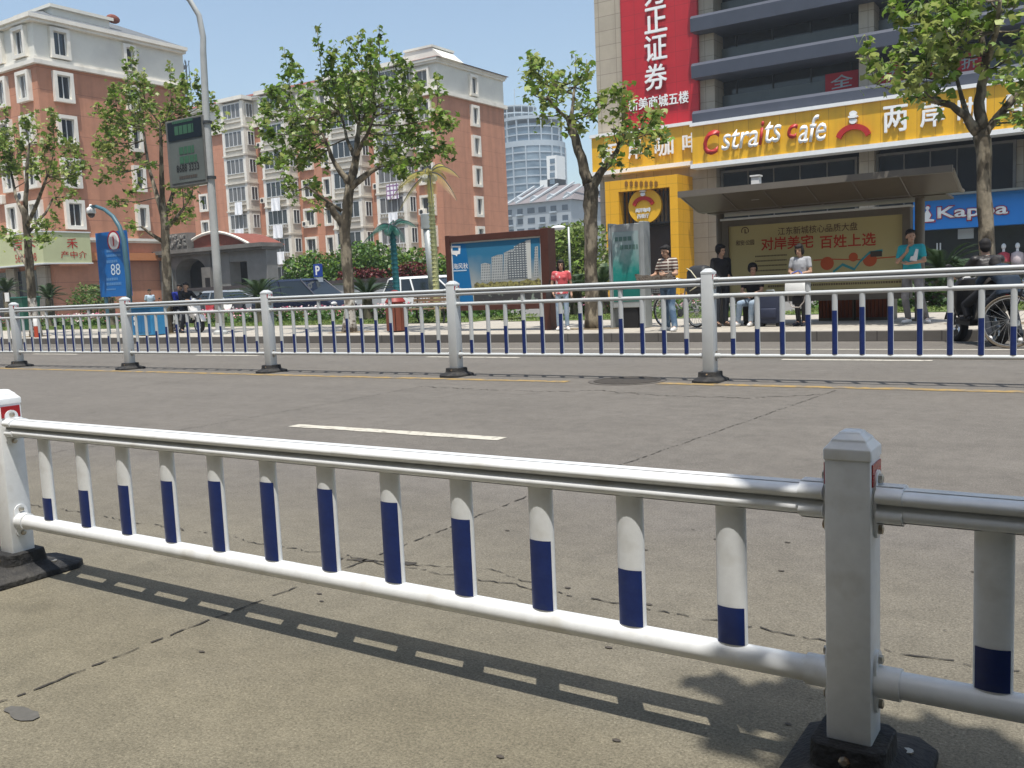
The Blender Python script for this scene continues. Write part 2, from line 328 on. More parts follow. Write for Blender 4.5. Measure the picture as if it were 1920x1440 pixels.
# ------------------------------------------------------------------ the ground, the road, the pavement
def sheet(name, x0, x1, y0, y1, z, m, nx=1, ny=1, kind='structure'):
    global ORG
    ORG = Vector((0,0,0)); b = MB()
    b.poly([(x0,y0,z),(x1,y0,z),(x1,y1,z),(x0,y1,z)]); o = b.build(name, m); o['kind'] = kind; return o
def road_material():
    m = bpy.data.materials.new('worn concrete road'); m.use_nodes = True; n = m.node_tree.nodes; L = m.node_tree.links; b = n['Principled BSDF']; b.inputs['Roughness'].default_value = .88; b.inputs['Specular IOR Level'].default_value = .25
    tc = n.new('ShaderNodeTexCoord'); sp = n.new('ShaderNodeSeparateXYZ'); L.new(tc.outputs['Object'], sp.inputs[0])
    def noise(sc, det=6, st=None, ro=.65):
        z = n.new('ShaderNodeTexNoise'); z.inputs['Scale'].default_value = sc; z.inputs['Detail'].default_value = det; z.inputs['Roughness'].default_value = ro; v = tc.outputs['Object']
        if st: mp = n.new('ShaderNodeMapping'); mp.inputs['Scale'].default_value = st; L.new(v, mp.inputs[0]); v = mp.outputs[0]
        L.new(v, z.inputs[0]); return z.outputs[0]
    def rng(x, a, c, d, e):
        q = n.new('ShaderNodeMapRange'); q.inputs[1].default_value = a; q.inputs[2].default_value = c; q.inputs[3].default_value = d; q.inputs[4].default_value = e; L.new(x, q.inputs[0]); return q.outputs[0]
    def math_(op, x, y):
        q = n.new('ShaderNodeMath'); q.operation = op
        for i, t in enumerate((x, y)):
            if isinstance(t, (int, float)): q.inputs[i].default_value = t
            else: L.new(t, q.inputs[i])
        return q.outputs[0]
    # tan dust by the near lane edge, greyer where the wheels run
    wob = math_('MULTIPLY', noise(.9), 1.6); yy = math_('ADD', sp.outputs[1], wob)
    f = rng(yy, 2.6, 5.2, 0, 1)
    mx = n.new('ShaderNodeMix'); mx.data_type = 'RGBA'; L.new(f, mx.inputs[0]); mx.inputs[6].default_value = (.166,.148,.106,1); mx.inputs[7].default_value = (.140,.128,.113,1)
    k = math_('MULTIPLY', rng(noise(120, 5, None, .85), .33, .67, .45, 1.6), rng(noise(1.1, 8), .25, .75, .9, 1.1))
    k = math_('MULTIPLY', k, rng(noise(42, 3, None, .8), .32, .68, .88, 1.12)); k = math_('MULTIPLY', k, rng(noise(.5, 6, (.25, 3, 1)), .3, .7, .93, 1.07))          # streaks along the lane
    k = math_('MULTIPLY', k, rng(noise(38, 2), .66, .74, 1, .72))                         # dark specks
    k = math_('MULTIPLY', k, rng(noise(75, 2), .66, .72, 1, 1.55)); k = math_('MULTIPLY', k, rng(noise(7, 6, None, .7), .35, .65, .90, 1.10)); k = math_('MULTIPLY', k, rng(noise(2.3, 3), .60, .72, 1, .86))                         # pale chips
    vm = n.new('ShaderNodeVectorMath'); vm.operation = 'SCALE'; L.new(mx.outputs[2], vm.inputs[0]); L.new(k, vm.inputs['Scale']); L.new(vm.outputs[0], b.inputs['Base Color'])
    bp = n.new('ShaderNodeBump'); bp.inputs['Strength'].default_value = .6; bp.inputs['Distance'].default_value = .008; L.new(noise(150, 3), bp.inputs['Height']); L.new(bp.outputs[0], b.inputs['Normal'])
    return m
road_m = road_material()
plaza_m = mat('grey asphalt yard', (.17,.165,.155), .9, .15, .7, bump=.2, bscale=60)
sheet('ground', -560, 160, -60, 480, -.03, mat('dry ground', (.2,.185,.15), .95, .2, .2))
sheet('road', -160, 60, -9, 16.43, 0, road_m)
pave_m = tilemat('pavement slabs', (.40,.365,.31), (.27,.245,.21), .6, .3, .012, .85, .5, .06, axis='xy', mixn=.14)
sheet('pavement', -160, 60, 16.56, 23.2, .176, pave_m)
sheet('courtyard', -160, 60, 23.0, 62, .12, plaza_m)
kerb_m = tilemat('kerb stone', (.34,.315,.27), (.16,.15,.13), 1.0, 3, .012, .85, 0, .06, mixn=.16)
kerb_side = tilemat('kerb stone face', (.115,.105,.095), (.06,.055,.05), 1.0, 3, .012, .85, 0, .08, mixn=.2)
ORG = Vector((0,0,0))
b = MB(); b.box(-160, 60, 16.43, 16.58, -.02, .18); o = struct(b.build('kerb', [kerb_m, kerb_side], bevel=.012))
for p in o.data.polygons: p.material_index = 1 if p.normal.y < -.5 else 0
# painted markings
def marking(name, x0, x1, y0, y1, m, z=.004, jag=.012, step=.12):
    b = MB(); n = max(2, int((x1-x0)/step)); rr = random.Random(int(x0*100+y0*10))
    top = [(x0+(x1-x0)*i/n, y1+rr.uniform(-jag, jag), z) for i in range(n+1)]; bot = [(x0+(x1-x0)*i/n, y0+rr.uniform(-jag, jag), z) for i in range(n+1)]
    for i in range(n): b.poly([bot[i], bot[i+1], top[i+1], top[i]])
    return struct(b.build(name, m))
paint = mat('worn white road paint', (.50,.47,.40), .8, .16, 9, col2=(.24,.22,.185), c2lo=.54, c2hi=.68, c2scale=14)
ypaint = mat('worn yellow road paint', (.31,.21,.075), .85, .2, 8, col2=(.16,.14,.115), c2lo=.46, c2hi=.62, c2scale=7)
marking('lane_marking', -6.33, -4.03, 5.86, 6.0, paint)
for k in range(-4, 3):
    marking('lane_marking', -10.3+6.33*k, -8.35+6.33*k, 12.85, 12.98, paint)
    if k not in (0,): marking('lane_marking', -6.33+9.6*k, -4.03+9.6*k, 5.86, 6.0, paint)
marking('edge_line', -120, 20, 14.66, 14.76, paint, step=.5)
marking('yellow_line', -70, -5.62, 9.66, 9.82, ypaint, step=.25); marking('yellow_line', -4.45, 14, 9.72, 9.88, ypaint, step=.25)
# slab joints and wandering cracks
crack_m = mat('dirt filled crack', (.045,.04,.034), .95, .3, 20)
def crack(pts, w=.008, jag=.012, step=.025, z=.004):
    b = MB(); rr = random.Random(len(pts)*7+int(pts[0][0]*50)); P = []
    for (a, c), (d, e) in zip(pts[:-1], pts[1:]):
        n = max(1, int(math.hypot(d-a, e-c)/step))
        for i in range(n): P.append((a+(d-a)*i/n, c+(e-c)*i/n))
    P.append(pts[-1]); off = 0; Lf = []; Rt = []
    for i, p in enumerate(P):
        q = P[min(i+1, len(P)-1)]; o = P[max(i-1, 0)]; dx, dy = q[0]-o[0], q[1]-o[1]; l = math.hypot(dx, dy) or 1
        off = off*.7 + rr.uniform(-jag, jag); ww = w*rr.uniform(.1, 1.1); nx, ny = -dy/l, dx/l
        Lf.append((p[0]+nx*(off+ww), p[1]+ny*(off+ww), z)); Rt.append((p[0]+nx*(off-ww), p[1]+ny*(off-ww), z))
    for i in range(len(P)-1):
        if rr.random() > .22: b.poly([Rt[i], Rt[i+1], Lf[i+1], Lf[i]])
    return struct(b.build('road_crack', crack_m))
for xj in (-20.6, -16.15, -11.7, -7.25): crack([(xj, -6), (xj+.05, 9.3)], .006)
crack([(-2.81,-4),(-2.81,1.8),(-2.79,3),(-2.78,4.4),(-2.68,5.6),(-2.39,9.6)], .006, .006)
crack([(-12,2.97),(-3.1,2.98),(-1.9,2.98),(-.6,2.96),(4,2.97)], .005, .014)
crack([(-7.22,8.9),(-6.2,8.78),(-5.3,8.78),(-4.77,9.04),(-4,8.74),(-3.05,8.79),(-2.44,9.2)], .012, .03)
crack([(-2.55,3.02),(-2.2,3.12),(-1.9,3.02)], .004, .01)
crack([(-2.95,2.94),(-2.7,3.0),(-2.5,3.06)], .022, .01)
b = MB(); rr = random.Random(3)
b.poly([(-2.67+.085*math.cos(a)*rr.uniform(.75,1.15), 1.365+.03*math.sin(a)*rr.uniform(.7,1.2), .004) for a in [i*.35 for i in range(18)]])
struct(b.build('road_stain', mat('tar stain', (.10,.095,.085), .9, .2, 30)))
rr = random.Random(11); b = MB()
for i in range(46):
    x, y = rr.uniform(-3.6, 1.2), rr.uniform(1.0, 4.6); r = rr.uniform(.003, .011)
    b.poly([(x+r*1.5*math.cos(a), y+r*math.sin(a)*rr.uniform(.6,1.2), .004) for a in (0,1,2,3,4,5)])
struct(b.build('road_chips', mat('dark chips', (.07,.06,.05), .9, .3, 20)))
o = thing('manhole_cover', 'dark round manhole cover set in the road at the foot of the median fence', 'manhole cover', (-4.93, 9.98, 0))
b = MB(); b.lathe([(.40,.0),(.40,.010),(.36,.012),(.35,.006),(.02,.008)], (-4.93,9.98,0), 28); b.build('cover_plate', mat('cast iron', (.05,.043,.036), .8, .3, 12, bump=.6, bscale=40), o)
b = MB(); b.lathe([(.47,.0),(.47,.006),(.405,.006),(.405,.0)], (-4.93,9.98,0), 28); b.build('cover_ring', mat('cement ring', (.10,.09,.08), .9, .3, 12), o)

# soil round the street trees
soil = mat('dry soil and litter', (.20,.155,.10), .95, .4, 14, col2=(.33,.27,.18), c2lo=.5, c2hi=.6, c2scale=20, bump=.8, bscale=30)
for x, y in ((V(68,632,17.6).x,17.6), (V(312,628,18.5).x,18.5), (V(656,626,17.9).x,17.9), (V(1113,618,18.2).x,18.2), (V(1856,612,18.2).x,18.2)):
    ORG = Vector((0,0,0)); rr = random.Random(int(x*9)); b = MB(); b.poly([(x+.72*math.cos(a)*rr.uniform(.8,1.15), y+.5*math.sin(a)*rr.uniform(.8,1.1), .184) for a in [i*.42 for i in range(15)]]); struct(b.build('tree_pit', soil))
# lawn, flower beds
ORG = Vector((0,0,0))
lawn_m = mat('lawn soil green', (.10,.15,.04), .95, .35, 3, col2=(.16,.17,.06), c2lo=.45, c2hi=.65, c2scale=.8)
GRASS = [(-48, -16.2, 22.3, 26.6), (-15.0, -8.2, 22.3, 26.6), (-7.4, -.6, 23.3, 27.2), (.2, 12, 23.3, 27.2)]
pts = []
b = MB()
for x0, x1, y0, y1 in GRASS:
    b.poly([(x0,y0,.186),(x1,y0,.186),(x1,y1,.186),(x0,y1,.186)]); k = int((x1-x0)*(y1-y0)*110)
    pts.append(np.stack([RNG.uniform(x0,x1,k), RNG.uniform(y0,y1,k), RNG.uniform(.2,.25,k)], 1))
struct(b.build('lawn', lawn_m))
o = leaf_mesh('grass', np.concatenate(pts), .13, mat('grass blade', (.16,.22,.055), .6, .3, 1, trans=.3, island=.3), None, .0, .12); o['kind'] = 'stuff'
fb = []; fl = []
for x0, x1, y0, y1 in [(-48,-16.6,24.6,26.4), (-14.6,-8.4,25.0,26.4), (-7.2,-.8,25.6,27.0), (.4,10,25.6,27.0)]:
    k = int((x1-x0)*(y1-y0)*95); p = np.stack([RNG.uniform(x0,x1,k), RNG.uniform(y0,y1,k), RNG.uniform(.2,.6,k)], 1); fb.append(p)
    k = int((x1-x0)*11); cx = RNG.uniform(x0, x1, k); 
    q = np.stack([np.repeat(cx,9)+RNG.normal(0,.14,k*9), np.repeat(RNG.uniform(y0,y1,k),9)+RNG.normal(0,.14,k*9), RNG.uniform(.42,.78,k*9)], 1); fl.append(q)
o = leaf_mesh('flower_bed_leaves', np.concatenate(fb), .17, bushm, None, .3); o['kind'] = 'stuff'
o = leaf_mesh('flower_bed_blooms', np.concatenate(fl), .085, [mat('pink bloom', (.62,.20,.30), .6, .2, 3, trans=.2), mat('white bloom', (.72,.66,.62), .6, .1, 3, trans=.2), mat('crimson bloom', (.42,.05,.10), .6, .2, 3), mat('pale pink bloom', (.70,.42,.47), .6, .1, 3)], None, .8, .48); o['kind'] = 'stuff'
# ------------------------------------------------------------------ left apartment house and the long apartment block: shared window parts
WR = random.Random(17)
def window(parent, c, u, w, h, panes=2, frame=.22, deep=.28, wallm=None, glass=None):
    """a window on a wall: cream surround (part), sash and glass (sub-parts). c = centre on the wall plane, u = reading direction"""
    u = Vector(u).normalized(); nn = u.cross(Vector((0,0,1))); c = Vector(c)
    def bx(b, a0, a1, z0, z1, d0, d1):
        P = [c+u*a+nn*d+Vector((0,0,z)) for z in (z0,z1) for a, d in ((a0,d0),(a1,d0),(a1,d1),(a0,d1))]
        b.add(P, [[0,3,2,1],[4,5,6,7],[0,1,5,4],[1,2,6,5],[2,3,7,6],[3,0,4,7]])
    W2, H2 = w/2, h/2; b = MB()
    for a0, a1, z0, z1 in ((-W2-frame, -W2, -H2, H2), (W2, W2+frame, -H2, H2), (-W2-frame, W2+frame, H2, H2+frame), (-W2-frame, W2+frame, -H2-frame, -H2)): bx(b, a0, a1, z0, z1, -.02, deep)
    o = b.build('window', cream, parent)
    b = MB(); bx(b, -W2, W2, -H2, H2, .02, .03); b.build('pane', glass or (win_curt if WR.random() < .28 else win_glass), o)
    b = MB(); t = .045
    for i in range(panes+1):
        a = -W2 + (w-t)*i/panes; bx(b, a, a+t, -H2, H2, .032, .09)
    bx(b, -W2+t, W2-t, -H2, -H2+t, .034, .085); bx(b, -W2+t, W2-t, H2-t, H2, .034, .085)
    b.build('sash', alu, o); return o
def ac_unit(parent, c):
    b = MB(); x, y, z = c; b.box(x-.4, x+.4, y-.3, y, z-.28, z+.28); o = b.build('air_conditioner', cream, parent, bevel=.02)
    b = MB(); b.lathe([(.2,-.005),(.2,.012),(.17,.012),(.16,0)], (x-.08, y-.305, z), 14, 'y'); b.build('fan_grille', dark_grey, o)
def roof_poly(b, P, F): b.add(P, F)

# left house: street front on y=33.4, end wall on x=-56
A = thing('apartment_building', 'near terracotta and grey apartment house at the left edge, end wall towards the street trees', 'building', (-64, 38, 0))
XE, YF, YB, XL = -56., 33.4, 44.3, -78.
joint_orange = tilemat('terracotta render with joints', (.50,.235,.145), (.34,.155,.10), 60, 1.32, .02, .9, 0, .02, mixn=.14, streak=.22)
b = MB(); b.box(XL, XE, YF, YB, .1, 16.0); b.build('wall', joint_orange, A)
b = MB(); b.box(XL, XE+.02, YF-.02, YB+.02, 16.45, 18.5); b.build('attic_wall', grey_wall, A)
b = MB(); b.box(XL, XE+.28, YF-.28, YB+.1, 16.0, 16.25); b.box(XL, XE+.16, YF-.16, YB+.06, 16.25, 16.45); b.build('cornice', cream, A)
b = MB(); b.box(XL, XE+.3, YF-.3, YB+.1, 18.5, 18.68); b.box(XL, XE+.45, YF-.45, YB+.15, 18.68, 18.92); b.build('eave', cream, A)
b = MB(); z0, z1 = 18.92, 20.6
b.add([(XL,YF-.4,z0),(XE+.4,YF-.4,z0),(XE+.4,YB,z0),(XL,YB,z0),(XL,YF+4,z1),(XE-3.2,YF+4,z1),(XE-3.2,YB-4,z1),(XL,YB-4,z1)], [[0,1,5,4],[1,2,6,5],[2,3,7,6],[4,5,6,7]]); b.build('roof', grey_roof, A)
b = MB(); b.box(XE-4.2, XE-.4, YF+1.6, YF+5.6, 18.9, 19.75); b.box(XE-4.4, XE-.2, YF+1.4, YF+5.8, 19.75, 19.95); b.build('roof_parapet', grey_wall, A)
b = MB(); b.ell((XE-.4, YF+5.9, 19.95), (.22,.5,.3)); b.build('ridge_tiles', red_tile, A)
for z in (17.45, 14.8, 12.15, 9.5, 6.9):
    window(A, (XE, 35.0, z), (0,1,0), .86, 1.42)
    window(A, (XE, 39.9, z), (0,1,0), .5, 1.3, 1)
    window(A, (-57.3, YF, z), (1,0,0), .95, 1.42); window(A, (-59.9, YF, z), (1,0,0), .95, 1.42)
    if z > 17: window(A, (-63, YF, z), (1,0,0), 1.2, 1.42)
for x in (-58.6, -61.2): ac_unit(A, (x, YF-.02, 8.2))
b = MB(); b.box(XL, XE+.25, YF-.25, YB+.05, 5.3, 5.48); b.box(XL, XE+.13, YF-.13, YB+.02, 5.18, 5.3); b.build('ledge', cream, A)
b = MB(); b.box(XE, XE+.35, 35.6, 43.2, 4.0, 4.5); b.build('signboard_ledge', mat('orange render band', (.50,.20,.085), .9, .08, 1), A)
# street-level shop front of the left house
b = MB()
for x in (-57.0, -60.6, -64.2): b.box(x-.5, x+.5, YF-.35, YF-.01, .1, 3.7)
split_loose(b.build('pillar', tilemat('beige stone cladding', (.36,.31,.24), (.2,.17,.13), .9, .6, .012, .7, 0, .06), A))
b = MB(); b.box(-60.1, -57.5, YF-.12, YF-.02, .3, 3.5); b.box(-63.7, -61.1, YF-.12, YF-.02, .3, 3.5); split_loose(b.build('shop_window', win_glass, A))
S = thing('shop_sign', 'pale yellow-green shop sign box with red characters wrapped round the house corner', 'sign', (-57, 32.4, 0))
sgn = mat('pale green sign face', (.50,.52,.30), .6, .08, 1); sgn2 = mat('dark green sign face', (.46,.50,.33), .6, .08, 1)
b = MB(); b.box(-62.5, -55.35, 32.35, 33.15, 3.85, 5.72); b.box(-55.6, -55.35, 33.15, 35.55, 3.85, 5.72)
ob = b.build('sign_box', sgn, S)
b = MB(); b.box(-62.55, -55.3, 32.30, 33.15, 5.72, 5.8); b.box(-62.55, -55.3, 32.30, 33.15, 3.77, 3.85); b.box(-55.64, -55.3, 33.15, 35.6, 5.72, 5.8); b.box(-55.64, -55.3, 33.15, 35.6, 3.77, 3.85); b.build('sign_trim', alu, S)
lettering('吉禾', (-57.4, 32.34, 5.15), (1,0,0), 2.6, .8, letter_red, S, .01, .012); lettering('56910108', (-57.3, 32.34, 4.25), (1,0,0), 2.4, .5, letter_red, S, .01, 0)
lettering('禾', (-55.34, 34.3, 5.05), (0,1,0), .72, .62, letter_red, S, .01, .015); lettering('产中介', (-55.34, 34.35, 4.35), (0,1,0), 1.75, .45, letter_red, S, .01, .012)

# ------------------------------------------------------------------ long apartment block: street front on y=69.4, end wall on x=-52.5
B = thing('apartment_building', 'long seven-storey terracotta block with enclosed balconies and washing behind the trees', 'building', (-70, 74, 0))
XE, YF, YB, XL = -52.5, 69.4, 80.2, -96.
b = MB(); b.box(XL, XE, YF, YB, .1, 18.95); b.build('wall', tilemat('block render with joints', (.51,.24,.15), (.40,.18,.115), 60, 1.45, .02, .9, 0, .015, mixn=.12, streak=.2), B)
b = MB(); b.box(XL, XE+.02, YF-.02, YB+.02, 19.3, 21.7); b.build('attic_wall', grey_wall, B)
b = MB(); b.box(XL, XE+.3, YF-.3, YB+.3, 18.95, 19.3); b.build('cornice', cream, B)
b = MB(); b.box(XL, XE+.2, YF-.3, YB+.2, 21.7, 21.9); b.box(XL, XE+.3, YF-.45, YB+.3, 21.9, 22.12); b.build('eave', cream, B)
b = MB(); z0, z1 = 22.12, 24.0
b.add([(XL,YF-.5,z0),(XE+.5,YF-.5,z0),(XE+.5,YB+.5,z0),(XL,YB+.5,z0),(XL,YF+5,z1),(XE-5,YF+5,z1)], [[0,1,5,4],[1,2,5],[2,3,4,5]]); b.build('roof', red_tile, B)
b = MB(); b.prism([(-57.5,YF+.2,22.1),(-51.9+.0,YF+.2,22.1),(-53.2,YF+.2,23.2),(-56.2,YF+.2,23.2)], (0,3.2,0)); b.box(-56.4,-53.0,YF+.1,YF+3.5,23.2,23.4); b.build('roof_parapet', grey_wall, B)
FZ = [3.25, 6.12, 9.0, 11.88, 14.76, 17.6, 20.45]
for z in FZ: window(B, (XE, 74.9, z), (0,1,0), .78, 1.5, 2, .25)
YBAY = 67.9
def bx_(px, py, Y=YBAY): return V(px, py, Y).x
bays = [(bx_(416,240), bx_(457,240)), (bx_(485,206), bx_(531,206)), (bx_(625,390), bx_(680,390)), (bx_(705,340), bx_(761,340)), (-93.5, -89.2)]
for bi, (x0, x1) in enumerate(bays):
    bay = MB(); bay.box(x0+.05, x1-.05, YBAY+.05, YF-.03, .1, 21.6); bayo = bay.build('balcony_bay', bay_grey, B)
    pil = MB()
    for xx in (x0, x1-.34): pil.box(xx, xx+.34, YBAY-.06, YBAY+.3, .1, 21.65)
    split_loose(pil.build('pilaster', cream, bayo))
    slab = MB()
    for z in FZ: slab.box(x0-.04, x1+.04, YBAY-.16, YF-.04, z+1.28, z+1.44); slab.box(x0+.36, x1-.36, YBAY-.1, YBAY+.03, z-.95, z-.82)
    split_loose(slab.build('balcony_slab', bay_grey, bayo))
    for k, z in enumerate(FZ):
        wo_ = window(B, ((x0+x1)/2, YBAY+.02, z+.22), (1,0,0), x1-x0-.75, 1.5, 4, .05, .06, glass=win_curt if (k*3+bi) % 3 == 0 else win_glass); wo_.name = 'balcony_window'
        ws = window(B, (x1-.03, (YBAY+YF)/2+.1, z+.22), (0,1,0), .85, 1.4, 2, .05, .06); ws.name = 'balcony_window'
        if k < 3 and bi in (1, 3):
            rl = MB(); n = 9
            for i in range(n): xx = x0+.5+(x1-x0-1)*i/(n-1); rl.box(xx-.02, xx+.02, YBAY-.24, YBAY-.2, z-.85, z-.5)
            rl.box(x0+.4, x1-.4, YBAY-.25, YBAY-.19, z-.5, z-.45); rl.build('balcony_rail', alu, B)
        if (k+bi) % 2: ac_unit(B, (x1+.75, YF-.02, z-.55))
    cap = MB(); cap.prism([(x0-.3,YBAY-.3,21.72),(x1+.3,YBAY-.3,21.72),(x1+.3,YF,21.72),(x0-.3,YF,21.72)], (0,0,.38)); cap.build('bay_roof', cream, bayo)
for z in FZ:
    window(B, (V(580,352,YF).x, YF, z), (1,0,0), 1.25, 1.5, 2)
    window(B, (V(616,352,YF).x, YF, z), (1,0,0), .75, 1.5, 1)
    window(B, (V(803,352,YF).x, YF, z), (1,0,0), 1.35, 1.5, 2)
    window(B, (V(383,352,YF).x, YF, z), (1,0,0), 1.0, 1.5, 2)
cloth = mat('white washing', (.85,.86,.88), .8, .04, 3); check = tilemat('checked quilt', (.80,.78,.80), (.28,.16,.30), .42, .42, .07, .8, 0, .03)
def laundry(px0, px1, py, hh, Y, label, m):
    p0, p1 = V(px0, py, Y), V(px1, py, Y); b = MB(); n = 6; P = []; rr = random.Random(px0)
    for d in (0, .03):
        for i in range(n+1):
            x = p0.x+(p1.x-p0.x)*i/n; y = Y+.05*math.sin(i*1.9)+d
            P += [(x, y, p0.z), (x+.05*rr.uniform(-1,1), y-.06*math.cos(i*2.1), p0.z-hh*(.94+.06*rr.random()))]
    k = 2*(n+1); F = []
    for i in range(n): F += [[2*i,2*i+1,2*i+3,2*i+2], [k+2*i,k+2*i+2,k+2*i+3,k+2*i+1], [2*i,2*i+2,k+2*i+2,k+2*i], [2*i+1,k+2*i+1,k+2*i+3,2*i+3]]
    F += [[0,k,k+1,1],[2*n,2*n+1,k+2*n+1,k+2*n]]
    global ORG
    ORG = Vector((p0.x, Y, p0.z-hh)); b.add(P, F); o = b.build('hanging_sheet', m); o.location = ORG; tag(o, label, 'washing', 'washing hung from the balconies')
YL = YBAY-.35
laundry(440,454,380,1.35,YL,'white sheet hung from the leftmost balcony column',cloth)
laundry(508,525,372,1.35,YL,'topmost white sheet in the second balcony column',cloth)
laundry(512,530,423,1.35,YL,'second white sheet down in the second balcony column',cloth)
laundry(515,533,473,1.3,YL,'lowest white sheet in the second balcony column, above the parked cars',cloth)
laundry(440,457,430,1.2,YL,'white sheet just above the red gatehouse roof',cloth)
laundry(443,457,482,1.1,YL,'white sheet seen through the opening of the gatehouse wall',cloth)
laundry(724,747,346,1.45,YL,'quilt with purple squares over a balcony rail beside the street tree',check)
laundry(728,746,400,1.2,YL,'white striped sheet under the quilt with purple squares',cloth)

# ------------------------------------------------------------------ gatehouse and the compound wall
Gt = thing('gatehouse', 'grey stone gatehouse with an arched doorway and a curved red tile roof', 'gatehouse', (-50, 41, 0))
YG = 41.; x0, x1 = V(268,520,YG).x, V(500,520,YG).x; gx = lambda px, py=500: V(px, py, YG).x
b = MB(); xa, xb = gx(328), gx(386); za = 3.5; n = 12
out = [(gx(395),YG,.1),(gx(395),YG,4.35),(x0,YG,4.35),(x0,YG,.1),(xa,YG,.1)] + [((xa+xb)/2 - (xb-xa)/2*math.cos(math.pi*i/n), YG, 3.0+1.0*math.sin(math.pi*i/n)) for i in range(n+1)] + [(xb,YG,.1)]
b.prism(out, (0,1.2,0)); b.build('arch_wall', stone_grey, Gt)
b = MB(); b.box(xa-.4, xb+.4, YG+1.21, YG+3.6, .1, 4.19); b.build('passage_shade', shade_in, Gt)  # solid near-black block, painting the deep shade inside the arch
b = MB()
for px in (318, 392): b.box(gx(px)-.45, gx(px)+.45, YG-.3, YG-.01, .1, 3.3)
split_loose(b.build('pillar', stone_grey, Gt))
b = MB(); b.box(x0-.2, x1+.2, YG-.5, YG+1.4, 4.35, 4.6); b.box(x0-.1, x1+.1, YG-.3, YG+1.3, 4.2, 4.345); b.build('cornice', stone_grey, Gt)
o0, o1 = gx(428), gx(461)
b = MB(); b.box(gx(395)+.01, o0, YG+.1, YG+1, .1, 4.19); b.box(o1, x1, YG+.1, YG+1, .1, 4.19); b.box(o0+.003, o1-.003, YG+.13, YG+.97, 3.55, 4.188); b.box(o0+.003, o1-.003, YG+.13, YG+.97, .1, 1.5); b.build('side_wall', mat('grey rendered wall', (.20,.20,.19), .9, .15, 1.5), Gt)
b = MB(); P = []; c0, c1 = gx(362), gx(468); n = 10
for i in range(n+1):
    t = i/n; z = 4.6+1.0*math.sin(math.pi*(t*.8+.2))*.95; P.append((c0+(c1-c0)*t, YG+.2, max(z, 4.6)))
b.prism(P + [(c1,YG+.2,4.6),(c0,YG+.2,4.6)], (0,3,0)); b.build('roof', red_tile, Gt)
b = MB(); b.tube([Vector(p)+Vector((0,-.12,.02)) for p in P], .1, 6); b.build('roof_edge', cream, Gt)
b = MB(); b.box(gx(318), gx(360), YG-.2, YG+.5, 4.6, 5.7); rr = random.Random(2)
for i in range(26): b.ell((gx(321)+rr.random()*(gx(357)-gx(321)), YG-.24, 4.75+rr.random()*.8), (.13*rr.uniform(.5,1.4), .08, .13*rr.uniform(.5,1.4)), 7, 5)
b.build('carved_relief', stone_grey, Gt)
b = MB(); b.box(gx(390), gx(399), YG-.32, YG-.305, 1.9, 2.6); b.build('plaque', black, Gt)
Wl = thing('compound_wall', 'low grey wall with a dark coping behind the parked cars', 'wall', (-36, 34.5, 0))
b = MB(); b.box(-46.5, -24.5, 34.4, 34.7, .1, 1.68); b.build('wall_panel', mat('pale grey plaster', (.36,.37,.37), .9, .12, 1), Wl)
b = MB(); b.box(-46.6, -24.4, 34.3, 34.8, 1.68, 1.86); b.build('coping', mat('dark coping', (.06,.05,.05), .8, .2, 2), Wl)
# ------------------------------------------------------------------ the shopping building with the cafe
Cf = thing('shopping_building', 'tall stone-clad shopping building with dark glass floors and a cafe below', 'building', (-14, 62, 0))
stone_clad = tilemat('beige stone cladding large', (.40,.345,.265), (.20,.17,.13), 1.25, .95, .016, .7, 0, .05, mixn=.1, streak=.15)
slate = mat('dark slate panel', (.060,.068,.092), .5, .1, .7); slate_lt = mat('grey spandrel glass', (.10,.115,.115), .25, .15, .8)
deep_glass = mat('deep tinted glass', (.018,.022,.026), .06, .35, .6, spec=.5)
YC = 58.; XA, XB = -30.3, 14.
b = MB(); b.box(XA, -21.9, YC, 76, .1, 27); b.build('wall', stone_clad, Cf)
b = MB(); b.box(-21.89, XB, YC+1.6, 76, 8.0, 27); b.build('glazing', deep_glass, Cf)
b = MB(); b.box(-21.89, XB, YC+.9, 76, .1, 8.0); b.build('ground_floor_wall', stone_clad, Cf)
bandz = [(10.96,11.72),(13.73,14.66),(16.56,17.55),(19.45,20.4),(22.3,23.3)]
for z0, z1 in bandz:
    b = MB(); b.prism([(-23.0,YC-1.1,z0),(-23.0,YC+1.58,z0),(-23.0,YC+1.58,z1),(-23.0,YC-.95,z1),(-23.0,YC-1.15,z1-.2)], (XB+23,0,0)); b.build('spandrel_band', slate, Cf)
b = MB()
for z0, z1 in bandz[:4]: b.box(-21.85, XB, YC+1.3, YC+1.35, z1+.002, z1+1.1)
split_loose(b.build('balustrade_glass', slate_lt, Cf))
for i in range(4):
    z0, z1 = bandz[i][1], bandz[i+1][0]
    b = MB()
    for x in np.arange(-21, XB, 2.36): b.box(x-.035, x+.035, YC+1.5, YC+1.59, z0+.002, z1-.002)
    split_loose(b.build('mullion', dark_grey, Cf))
for x in (-22.4, -12.7, -2.9, 6.9):
    b = MB(); b.box(x-.42, x+.42, YC+.1, YC+1.55, 0.1, 27); b.build('column', stone_clad, Cf)
rd = random.Random(4); b = MB()
for i in range(9):
    x = -20.5+rd.random()*8; b.box(x, x+.5, YC+1.45, YC+1.5, 12.0, 12.15+rd.random()*.25)
split_loose(b.build('window_sticker', mat('red window sticker', (.35,.03,.04), .6, .2, 3), Cf))
def pxrect(px0, px1, py, hpx, Y):
    a, c = V(px0, py, Y), V(px1, py, Y); m_ = V((px0+px1)/2, py, Y); t, d = V((px0+px1)/2, py-hpx/2, Y), V((px0+px1)/2, py+hpx/2, Y)
    return m_, c.x-a.x, t.z-d.z
